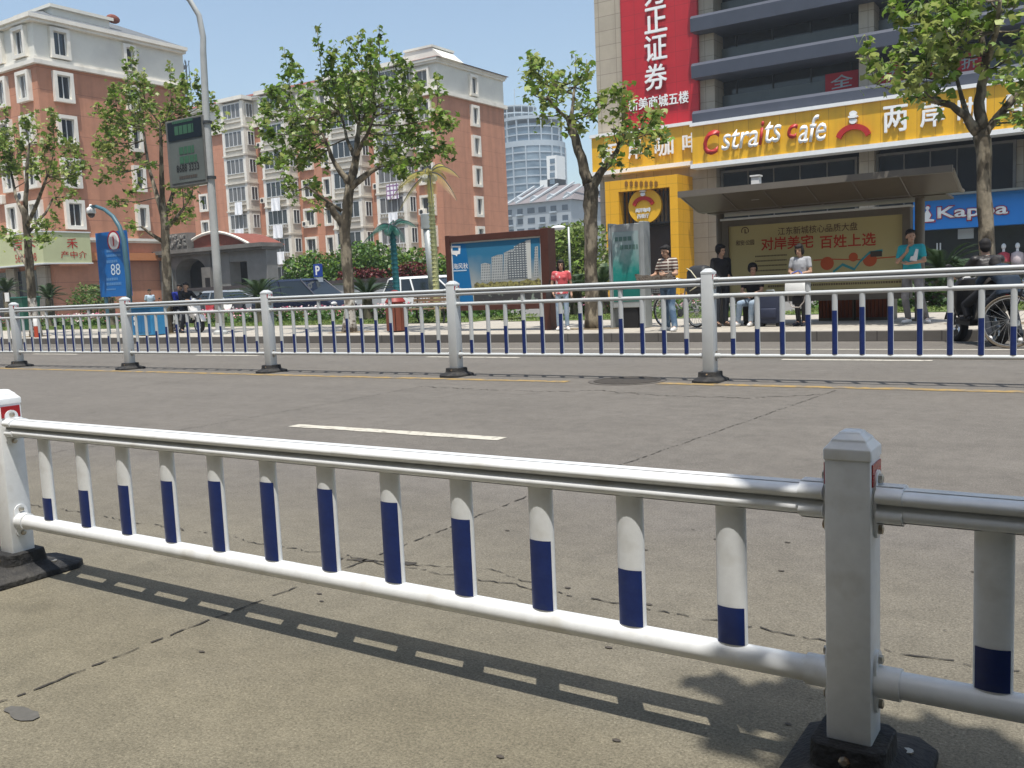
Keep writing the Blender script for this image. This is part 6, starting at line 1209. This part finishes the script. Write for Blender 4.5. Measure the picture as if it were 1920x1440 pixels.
def person(label, loc, rz, h, pose, top, legs, shoe, hair='short', sleeve=.55, slim=1., collar=None, group=None, top_len=.0, female=False, bare=False):
    T = thing('person', label, 'person', loc, group, rz); local(); T.scale = (h/1.70,)*3
    J = {**BASE, **pose}; J = {k: (Vector(v) if v is not None else None) for k, v in J.items()}; s = slim
    lat = (J['shR']-J['shL']); f0 = J['face'].normalized(); hc = J['hea']; up = (hc-J['nec']).normalized(); up = (up*.4+Vector((0,0,1))*.6).normalized(); f = (f0-up*f0.dot(up)).normalized(); sd = f.cross(up)
    spine = [(J['pel']+Vector((0,0,-.06)), .135*s, .10*s), (J['pel'], .165*s, .115*s), (J['wai'], .135*s, .095*s), (J['che'], .165*s, .115*s), (J['che'].lerp(J['nec'],.55), .17*s, .10*s), (J['che'].lerp(J['nec'],.9), .09*s, .07*s)]
    b = MB(); torso(b, spine, lat)
    for q in 'LR': capsule(b, J['che'].lerp(J['nec'],.7), J['sh'+q], .06*s, .055*s)
    capsule(b, J['nec']-up*.04, hc-up*.06, .053*s, .05*s)
    def H(x, y, z): return hc + sd*x + f*y + up*z
    # head: skull, jaw, nose, brow, ears
    def hell(c, r):
        q = MB(); q.ell((0,0,0), r, 14, 10); b.add([c + sd*v[0] + f*v[1] + up*v[2] for v in q.v], q.f)
    hell(H(0,-.012,.03), (.074,.092,.088)); hell(H(0,.022,-.045), (.056,.062,.068)); hell(H(0,.05,-.085), (.03,.025,.022))
    capsule(b, H(0,.083,.012), H(0,.099,-.022), .008, .013, 8); capsule(b, H(-.035,.072,.03), H(.035,.072,.03), .012, .012, 8)
    for q in (-1, 1): hell(H(q*.076,-.005,-.012), (.012,.02,.03))
    for q in 'LR':
        sh, el, wr = J['sh'+q], J['el'+q], J['wr'+q]; capsule(b, sh, el, .049*s, .037*s); capsule(b, el, wr, .038*s, .026*s)
        d = J['fi'+q].normalized() if J['fi'+q] else (wr-el).normalized(); sg = 1 if q == 'R' else -1
        c = d.cross(Vector((sg,0,.15))).normalized()       # across the palm
        n = d.cross(c); capsule(b, wr, wr+d*.035, .027, .032); 
        for k in range(4):
            a0 = wr + d*.05 + c*(.026-.0175*k); ln = (.066,.075,.070,.055)[k]; capsule(b, wr+d*.025+c*(.02-.013*k), a0+d*.03, .014, .0125, 8)
            m1 = a0 + d*(.03+ln*.5) + n*(-.012*sg); capsule(b, a0+d*.03, m1, .0105, .0095, 8); capsule(b, m1, m1+d*(ln*.42)+n*(-.026*sg), .0095, .008, 8)
        t0 = wr+d*.03+c*.025; t1 = t0+d*.035+c*.03+n*(-.012*sg); capsule(b, t0, t1, .014, .0115, 8); capsule(b, t1, t1+d*.032+c*.008, .0115, .009, 8)
        hi, kn, an, to = J['hi'+q], J['kn'+q], J['an'+q], J['to'+q]; capsule(b, hi, kn, .078*s, .053*s); capsule(b, kn, an.lerp(kn,.6), .053*s, .052*s); capsule(b, an.lerp(kn,.6), an, .052*s, .037*s); capsule(b, an, to, .035, .028)
    body = blend(b, 'body', skin, T, .0085, 2)
    for q in (-1, 1):
        b = MB(); p = H(q*.032,.078,.008); b.ell(p, (.0095,.0095,.006), 8, 6); b.build('eye', eye_m, body, True)
    b = MB(); capsule(b, H(-.019,.078,-.058), H(.019,.078,-.058), .006, .006, 6); b.build('mouth', lip, body, True)
    # hair
    b = MB()
    def he(c, r):
        q = MB(); q.ell((0,0,0), r, 14, 9); b.add([c + sd*v[0] + f*v[1] + up*v[2] for v in q.v], q.f)
    he(H(0,-.026,.052), (.082,.093,.085)); he(H(0,-.045,.0), (.08,.07,.085)); he(H(.02,.045,.085), (.058,.05,.03)); he(H(-.03,.04,.085), (.05,.045,.03))
    if hair == 'bob': he(H(0,-.04,-.03), (.092,.075,.10)); he(H(-.07,.0,-.01), (.026,.05,.09)); he(H(.07,.0,-.01), (.026,.05,.09)); he(H(0,.06,.07), (.065,.035,.035))
    if hair == 'long': he(H(0,-.05,-.06), (.094,.07,.16)); he(H(-.076,-.005,-.06), (.026,.05,.15)); he(H(.076,-.005,-.06), (.026,.05,.15)); he(H(0,.062,.072), (.062,.03,.032))
    if hair == 'fluffy': he(H(0,-.03,.06), (.10,.10,.09)); he(H(-.05,-.03,.02), (.055,.075,.08)); he(H(.05,-.03,.02), (.055,.075,.08)); he(H(0,.05,.085), (.075,.045,.035))
    if hair == 'tail': he(H(0,-.11,.03), (.03,.04,.035))
    blend(b, 'hair', hairm, T, .011, 1)
    # clothes
    b = MB(); g = .013; low = J['pel']+(J['pel']-J['wai']).normalized()*(.05+top_len)
    torso(b, [(low, .172*s, .128*s), (J['pel'], .168*s, .122*s), (J['wai'], .143*s, .108*s), (J['che'], .17*s, .125*s), (J['che'].lerp(J['nec'],.55), .172*s, .108*s), (J['che'].lerp(J['nec'],.86), .09*s, .078*s)], lat, g)
    for q in 'LR':
        sh, el, wr = J['sh'+q], J['el'+q], J['wr'+q]; capsule(b, J['che'].lerp(J['nec'],.68), sh, .066*s, .064*s)
        if sleeve <= 1: capsule(b, sh, sh.lerp(el, sleeve), .062*s, .058*s)
        else: capsule(b, sh, el, .062*s, .053*s); capsule(b, el, wr.lerp(el,.06), .053*s, .040*s)
    if female and not bare:
        fr = lat.normalized().cross(Vector((0,0,1))); fr = -fr if fr.y > 0 and f0.y < 0 else fr
        for q in (-1, 1): b.ell(J['che']+lat.normalized()*(q*.06)+f0*.085+Vector((0,0,.0)), (.06,.05,.06))
    blend(b, 'shirt', top, T, .014, 2)
    b = MB(); torso(b, [(J['pel']+Vector((0,0,-.10)), .12*s, .10*s), (J['pel'], .168*s, .118*s), (J['pel'].lerp(J['wai'],.6), .15*s, .105*s)], J['hiR']-J['hiL'], .008)
    for q in 'LR':
        hi, kn, an = J['hi'+q], J['kn'+q], J['an'+q]; capsule(b, hi, kn, .092*s, .068*s); capsule(b, kn, kn.lerp(an,.55), .068*s, .064*s); capsule(b, kn.lerp(an,.55), an+(kn-an).normalized()*.02, .062*s, .056*s)
    blend(b, 'trousers', legs, T, .014, 2)
    for q in 'LR':
        an, to = J['an'+q], J['to'+q]; b = MB(); hl = an + (an-to).normalized()*.035; hl.z = min(hl.z, to.z+.012 if abs(an.z-to.z) < .09 else hl.z); capsule(b, hl, to, .040, .037); capsule(b, an+Vector((0,0,-.03)), to.lerp(an,.5), .042, .036); blend(b, 'shoe', shoe, T, .012, 1)
    if collar:
        b = MB(); p = J['che'].lerp(J['nec'],.93); b.lathe([(.078,-.02),(.070,.035),(.062,.035),(.066,-.02)], p, 16); b.build('collar', collar, T, True)
    return T
jean = mat('pale blue jeans', (.24,.32,.42), .85, .15, 14, col2=(.34,.41,.48), c2lo=.45, c2hi=.65, c2scale=6); djean = mat('blue jeans', (.07,.12,.19), .85, .2, 12, col2=(.20,.27,.34), c2lo=.5, c2hi=.65, c2scale=5)
blk = mat('black cloth', (.014,.014,.017), .85, .25, 12); drk = mat('dark trousers', (.022,.026,.035), .85, .2, 10); gry_t = mat('grey track trousers', (.15,.145,.15), .8, .2, 7, col2=(.24,.235,.24), c2lo=.5, c2hi=.62, c2scale=4)
white_shoe = mat('white trainers', (.70,.70,.70), .6, .08, 14); dk_shoe = mat('dark trainers', (.03,.035,.05), .6, .1, 14)
def bag(name, label, cat, c, r, m, straps=(), rz=0., bv=.03, handle=None):
    T = thing(name, label, cat, (c[0], c[1], c[2]-r[2]), None, rz); local(); b = MB(); b.loft([[(-r[0]*k,-r[1]*k2,z),(r[0]*k,-r[1]*k2,z),(r[0]*k,r[1]*k2,z),(-r[0]*k,r[1]*k2,z)] for z, k, k2 in ((0,.9,.9),(r[2]*.3,1,1),(r[2]*1.6,.97,.9),(r[2]*2,.82,.5))]); b.build('bag_body', m, T, 50, bv, 2)
    for st in straps: b = MB(); b.tube([Vector(p) for p in st], .011, 6); b.build('strap', handle or m, T, True)
    return T
YPp = 18.0
# 1 woman in the red top
p = G(1056,619,.18); person('woman in a red and white top and pale jeans standing beside the billboard', (p.x, p.y, .178), R(25), 1.53, dict(elL=(-.235,.01,1.12), wrL=(-.20,-.12,.93), wrR=(.235,-.03,.88), toL=(-.13,-.13,.035), toR=(.15,-.12,.035)), mat('red and white blouse', (.55,.09,.10), .8, .15, 8, col2=(.70,.60,.58), c2lo=.52, c2hi=.58, c2scale=7), jean, white_shoe, 'long', .5, .92, female=True)
bag('handbag', 'dark shoulder bag hanging at the hip of the woman in the red top', 'bag', (p.x-.24, p.y-.03, .95), (.13,.05,.12), mat('dark bag', (.035,.03,.03), .5, .2, 8), [[(-.1,0,.2),(-.03,.02,.46),(.06,.03,.53),(.1,0,.2)]], R(30))
# 2 man reading a newspaper
p = G(1262,620,.18); person('man in a striped polo shirt and jeans reading an open newspaper', (p.x-.08, p.y, .178), R(-18), 1.68, dict(hea=(0,-.06,1.57), face=(-.1,-.8,-.55), elL=(-.27,-.06,1.13), wrL=(-.19,-.27,1.10), elR=(.27,-.06,1.13), wrR=(.19,-.27,1.12), fiL=(.5,-.8,0), fiR=(-.5,-.8,.1), knR=(.13,-.06,.49), anR=(.24,-.10,.085), toR=(.30,-.26,.035), anL=(-.12,.1,.085), toL=(-.15,-.06,.035)), tilemat('striped polo', (.10,.055,.045), (.50,.46,.40), 9, .062, .012, .85, 0, .2), djean, white_shoe, 'short', .6, 1.08, collar=mat('dark collar', (.04,.03,.03), .8, .1, 5))
T = thing('newspaper', 'open newspaper held by the man in the striped polo shirt', 'newspaper', (p.x-.30, p.y-.34, 1.18)); b = MB(); n = 10; c = Vector((p.x-.26, p.y-.36, 1.22)); P = []; Q = []
for i in range(n+1):
    t = i/n-.5; x = c.x+t*.78; y = c.y+.16*abs(t)+.02*math.sin(i*1.3); P.append((x, y-.03, c.z+.1*abs(t)+.05+.012*math.sin(i*2))); Q.append((x, y+.16, c.z-.20+.06*abs(t)))
for d in (0, -.006): 
    for i in range(n): b.poly([(P[i][0],P[i][1]+d,P[i][2]),(P[i+1][0],P[i+1][1]+d,P[i+1][2]),(Q[i+1][0],Q[i+1][1]+d,Q[i+1][2]),(Q[i][0],Q[i][1]+d,Q[i][2])])
b.build('sheet', mat('newsprint', (.40,.36,.32), .9, .3, 30, col2=(.22,.17,.15), c2lo=.5, c2hi=.58, c2scale=16), T)
bag('rucksack', 'dark rucksack with pale piping on the rear of the bicycle behind the newspaper reader', 'bag', (p.x+.36, p.y+.55, 1.14), (.25,.17,.30), mat('charcoal bag', (.03,.032,.035), .6, .25, 7), [[(-.24,-.12,.55),(-.05,-.19,.50),(.12,-.19,.33),(.24,-.14,.08)], [(-.1,-.18,.1),(.1,-.19,.18)]], R(-25), .06, mat('pale piping', (.55,.52,.38), .6, .1, 5))
# 3 woman in black by the shelter post
p = G(1352,612,.18); person('woman in a black jacket and dark trousers standing by the left shelter pillar', (p.x, p.y+.05, .178), R(50), 1.66, dict(elL=(-.21,.02,1.12), wrL=(-.14,-.16,1.0), elR=(.21,.03,1.11), wrR=(.14,-.17,1.02), fiR=(-.8,-.4,0), fiL=(.8,-.4,0), face=(.35,-.9,-.1)), blk, drk, mat('brown shoes', (.06,.04,.03), .6, .1, 9), 'fluffy', 1.2, .95, female=True)
# 4 seated woman on a suitcase
p = G(1412,612,.18)
sit = dict(pel=(0,.28,.50), wai=(0,.27,.66), che=(0,.21,.86), nec=(0,.18,1.01), hea=(.01,.15,1.165), shL=(-.17,.2,.965), elL=(-.21,.09,.72), wrL=(-.03,-.12,.64), shR=(.17,.2,.965), elR=(.21,.08,.72), wrR=(.05,-.13,.64), fiL=(.8,-.5,-.1), fiR=(-.8,-.5,-.1), hiL=(-.09,.24,.49), knL=(-.17,-.17,.47), anL=(-.24,-.10,.085), toL=(-.30,-.27,.035), hiR=(.09,.24,.49), knR=(.09,-.19,.47), anR=(.05,-.14,.085), toR=(.06,-.31,.035), face=(.45,-.85,.12))
person('woman in a black T-shirt and pale jeans sitting on a black suitcase under the advert', (p.x-.12, p.y+.22, .178), 0, 1.66, sit, blk, jean, white_shoe, 'fluffy', .6, .98, female=True)
def case(label, x, y, w_, d_, h_, m):
    T = thing('suitcase', label, 'suitcase', (x, y, .178)); local(); b = MB(); b.box(-w_/2, w_/2, -d_/2, d_/2, .06, h_); b.build('shell', m, T, 50, .05, 3); b = MB(); b.box(-w_*.36, w_*.36, -d_/2-.03, -d_/2+.06, .16, h_*.55); b.build('pocket', m, T, 50, .025, 2)
    b = MB(); b.tube([(-.09,0,h_-.02),(-.07,0,h_+.05),(.07,0,h_+.05),(.09,0,h_-.02)], .012, 6); b.build('handle', steel, T, True)
    for s in (-1, 1): b = MB(); b.lathe([(.04,-.025),(.04,.025)], (s*w_*.38,-d_*.3,.04), 12, 'y'); b.lathe([(.04,-.025),(.04,.025)], (s*w_*.38,d_*.3,.04), 12, 'y'); b.build('wheel', tyre_m, T)
case('black suitcase the seated woman is sitting on', p.x-.14, p.y+.58, .46, .30, .54, mat('black suitcase', (.013,.013,.014), .6, .25, 9))
q = G(1444,612,.18); case('navy blue suitcase standing right of the seated woman', q.x, q.y+.05, .44, .26, .66, mat('navy suitcase', (.022,.028,.055), .65, .2, 9))
# 5 woman with the white bag
p = G(1502,611,.18); person('woman in a grey T-shirt and black trousers looking down with folded arms', (p.x, p.y, .178), R(-10), 1.58, dict(hea=(0,-.05,1.575), face=(.05,-.8,-.6), elL=(-.23,-.03,1.13), wrL=(-.02,-.17,1.10), elR=(.235,-.03,1.12), wrR=(.03,-.20,1.08), fiL=(1,-.1,0), fiR=(-1,-.1,0), knL=(-.075,-.01,.49), anL=(-.06,.02,.085), toL=(-.09,-.14,.035), knR=(.075,-.01,.49), anR=(.06,.02,.085), toR=(.09,-.14,.035)), mat('grey T-shirt', (.36,.37,.39), .85, .08, 9), blk, dk_shoe, 'bob', .55, .92, female=True)
bag('tote_bag', 'white tote bag with blue ties held in front of the woman in the grey T-shirt', 'bag', (p.x-.02, p.y-.27, .93), (.21,.06,.145), mat('white canvas', (.72,.72,.70), .8, .06, 9), [[(-.13,0,.28),(-.1,.06,.42),(0,.1,.46)], [(.13,0,.28),(.1,.06,.42),(.02,.1,.46)]], R(-10), .03, mat('blue ties', (.05,.12,.45), .6, .1, 9))
T = thing('purse', 'small dark purse on a long pale strap below the white tote bag', 'bag', (p.x, p.y-.24, .5), None, R(-10)); local(); b = MB(); b.box(-.10,.10,-.03,.03,.10,.26); b.build('bag_body', blk, T, 50, .025, 2); b = MB(); b.tube([(-.19,.0,.36),(-.17,-.03,.18),(-.08,-.045,.06),(.06,-.045,.05),(.15,-.03,.16),(.18,.0,.36)], .012, 6); b.build('strap', mat('pale strap', (.40,.36,.33), .6, .1, 6), T, True)
# 6 man in the turquoise shirt
p = G(1712,606,.18); teal = mat('turquoise T-shirt', (.03,.36,.42), .8, .08, 8); MT = person('young man in a turquoise T-shirt and grey track trousers with a hand at his chin', (p.x, p.y, .178), R(-6), 1.74, dict(pel=(-.02,.02,.90), wai=(-.03,.02,1.06), che=(-.03,.0,1.27), nec=(-.03,-.01,1.42), hea=(-.035,-.04,1.575), face=(.55,-.8,-.2), shL=(-.21,0,1.37), elL=(-.25,-.08,1.12), wrL=(-.07,-.14,1.30), fiL=(.15,.1,1), shR=(.145,0,1.375), elR=(.21,-.06,1.13), wrR=(-.02,-.17,1.09), fiR=(-1,-.1,.05), hiL=(-.11,.02,.88), knL=(-.13,-.05,.48), anL=(-.08,.0,.085), toL=(-.13,-.15,.035), hiR=(.07,.02,.88), knR=(.14,-.05,.48), anR=(.22,.04,.085), toR=(.30,-.11,.035)), teal, gry_t, white_shoe, 'short', .62, .98, top_len=.03)
b = MB(); local(); P = [(-.02,-.145,1.14),(.10,-.135,1.12),(.125,-.12,1.33),(.085,-.135,1.345),(.045,-.145,1.22),(.0,-.145,1.21)]; b.prism(P, (0,-.008,0)); b.build('shirt_print', mat('white shirt print', (.68,.70,.72), .7, .05, 8), MT)
# 7 rider in the leather jacket, back turned
rid = dict(pel=(0,.10,.80), wai=(0,.06,.96), che=(0,-.03,1.16), nec=(0,-.07,1.31), hea=(0,-.11,1.45), face=(-.3,-.9,-.45), shL=(-.19,-.04,1.265), elL=(-.27,-.24,1.07), wrL=(-.24,-.46,1.03), shR=(.19,-.04,1.265), elR=(.27,-.24,1.07), wrR=(.24,-.46,1.03), hiL=(-.10,.08,.79), knL=(-.2,-.24,.56), anL=(-.22,-.04,.12), toL=(-.25,-.20,.05), hiR=(.10,.08,.79), knR=(.2,-.26,.6), anR=(.2,-.2,.42), toR=(.22,-.36,.38))
p = G(1858,638,0); leather = mat('black leather', (.018,.015,.014), .45, .3, 9, bump=.5, bscale=14, spec=.5); person('rider in a black leather jacket astride the black scooter, seen from behind', (mo.x+.56*.92, mo.y-.83*.92, .0), R(-146), 1.72, rid, leather, blk, blk, 'short', 1.2, 1.12, collar=leather)
# 8 cyclist at the picture edge
p = G(1896,648,0); cyl = dict(rid); cyl.update(pel=(0,.16,.96), wai=(0,.08,1.10), che=(0,-.06,1.27), nec=(0,-.13,1.38), hea=(0,-.2,1.5), shL=(-.19,-.09,1.34), shR=(.19,-.09,1.34), elL=(-.25,-.3,1.15), wrL=(-.25,-.5,1.03), elR=(.25,-.3,1.15), wrR=(.25,-.5,1.03), hiL=(-.1,.14,.94), hiR=(.1,.14,.94), knL=(-.14,-.22,.70), anL=(-.13,-.02,.30), toL=(-.14,-.18,.22), knR=(.14,-.16,.58), anR=(.13,.02,.17), toR=(.14,-.16,.11))
person('pillion passenger in a dark blue jacket and white shoes behind the leather-jacket rider', (mo.x+.56*1.42, mo.y-.83*1.42, .02), R(-150), 1.66, {**rid, 'che': (0,-.10,1.06), 'nec': (0,-.25,1.16), 'hea': (0,-.37,1.19), 'shL': (-.19,-.18,1.12), 'shR': (.19,-.18,1.12), 'elL': (-.25,-.34,.95), 'elR': (.25,-.34,.95), 'wrL': (-.16,-.44,.85), 'wrR': (.16,-.44,.85), 'face': (-.2,-.7,-.7), 'anR': (.24,-.02,.16), 'toR': (.26,-.18,.10), 'knR': (.2,-.24,.56)}, mat('dark blue jacket', (.015,.028,.05), .8, .2, 8), drk, white_shoe, 'short', 1.2, 1.08)
# 9, 10 the two riders on the white scooter
r2 = dict(rid); a8 = R(-8); ux, uy = math.cos(a8), math.sin(a8)
person('front rider in black on the white scooter', (sx-.12*ux, 18.7-.12*uy, .178), R(82), 1.68, {**r2, 'face': (-.75,-.65,-.1)}, blk, drk, dk_shoe, 'short', 1.2, 1.0)
person('second rider in a bright blue jacket sitting behind on the white scooter', (sx-.50*ux, 18.7-.50*uy, .20), R(82), 1.62, {**r2, 'wrL': (-.16,-.34,.95), 'wrR': (.16,-.34,.95), 'face': (-.8,-.6,0)}, mat('bright blue jacket', (.012,.03,.30), .7, .12, 8), drk, dk_shoe, 'short', 1.2, .95)
# 11 pedestrian far left
p = V(281,560,26); person('pedestrian in a pale blue shirt walking behind the second street tree', (p.x, 26, .12), R(75), 1.62, dict(knL=(-.1,-.14,.5), anL=(-.1,-.16,.085), toL=(-.1,-.32,.035), anR=(.1,.22,.11), toR=(.1,.08,.04), wrL=(-.2,.16,.9), wrR=(.2,-.2,.92)), mat('pale blue shirt', (.40,.50,.58), .8, .08, 8), drk, dk_shoe, 'short', .6, .95)

# ------------------------------------------------------------------ the air: a closed box of thin even haze round the place
ORG = Vector((0,0,0)); b = MB(); b.box(-600, 200, -80, 520, -1.2, 140); hz = b.build('haze', None or bpy.data.materials.new('haze')); hz['kind'] = 'stuff'
hm = hz.data.materials[0]; hm.use_nodes = True; n_ = hm.node_tree.nodes; n_.clear(); vo = n_.new('ShaderNodeVolumePrincipled'); vo.inputs['Color'].default_value = (.80,.88,.96,1); vo.inputs['Density'].default_value = .0006; vo.inputs['Anisotropy'].default_value = .2
ou = n_.new('ShaderNodeOutputMaterial'); hm.node_tree.links.new(vo.outputs[0], ou.inputs['Volume'])
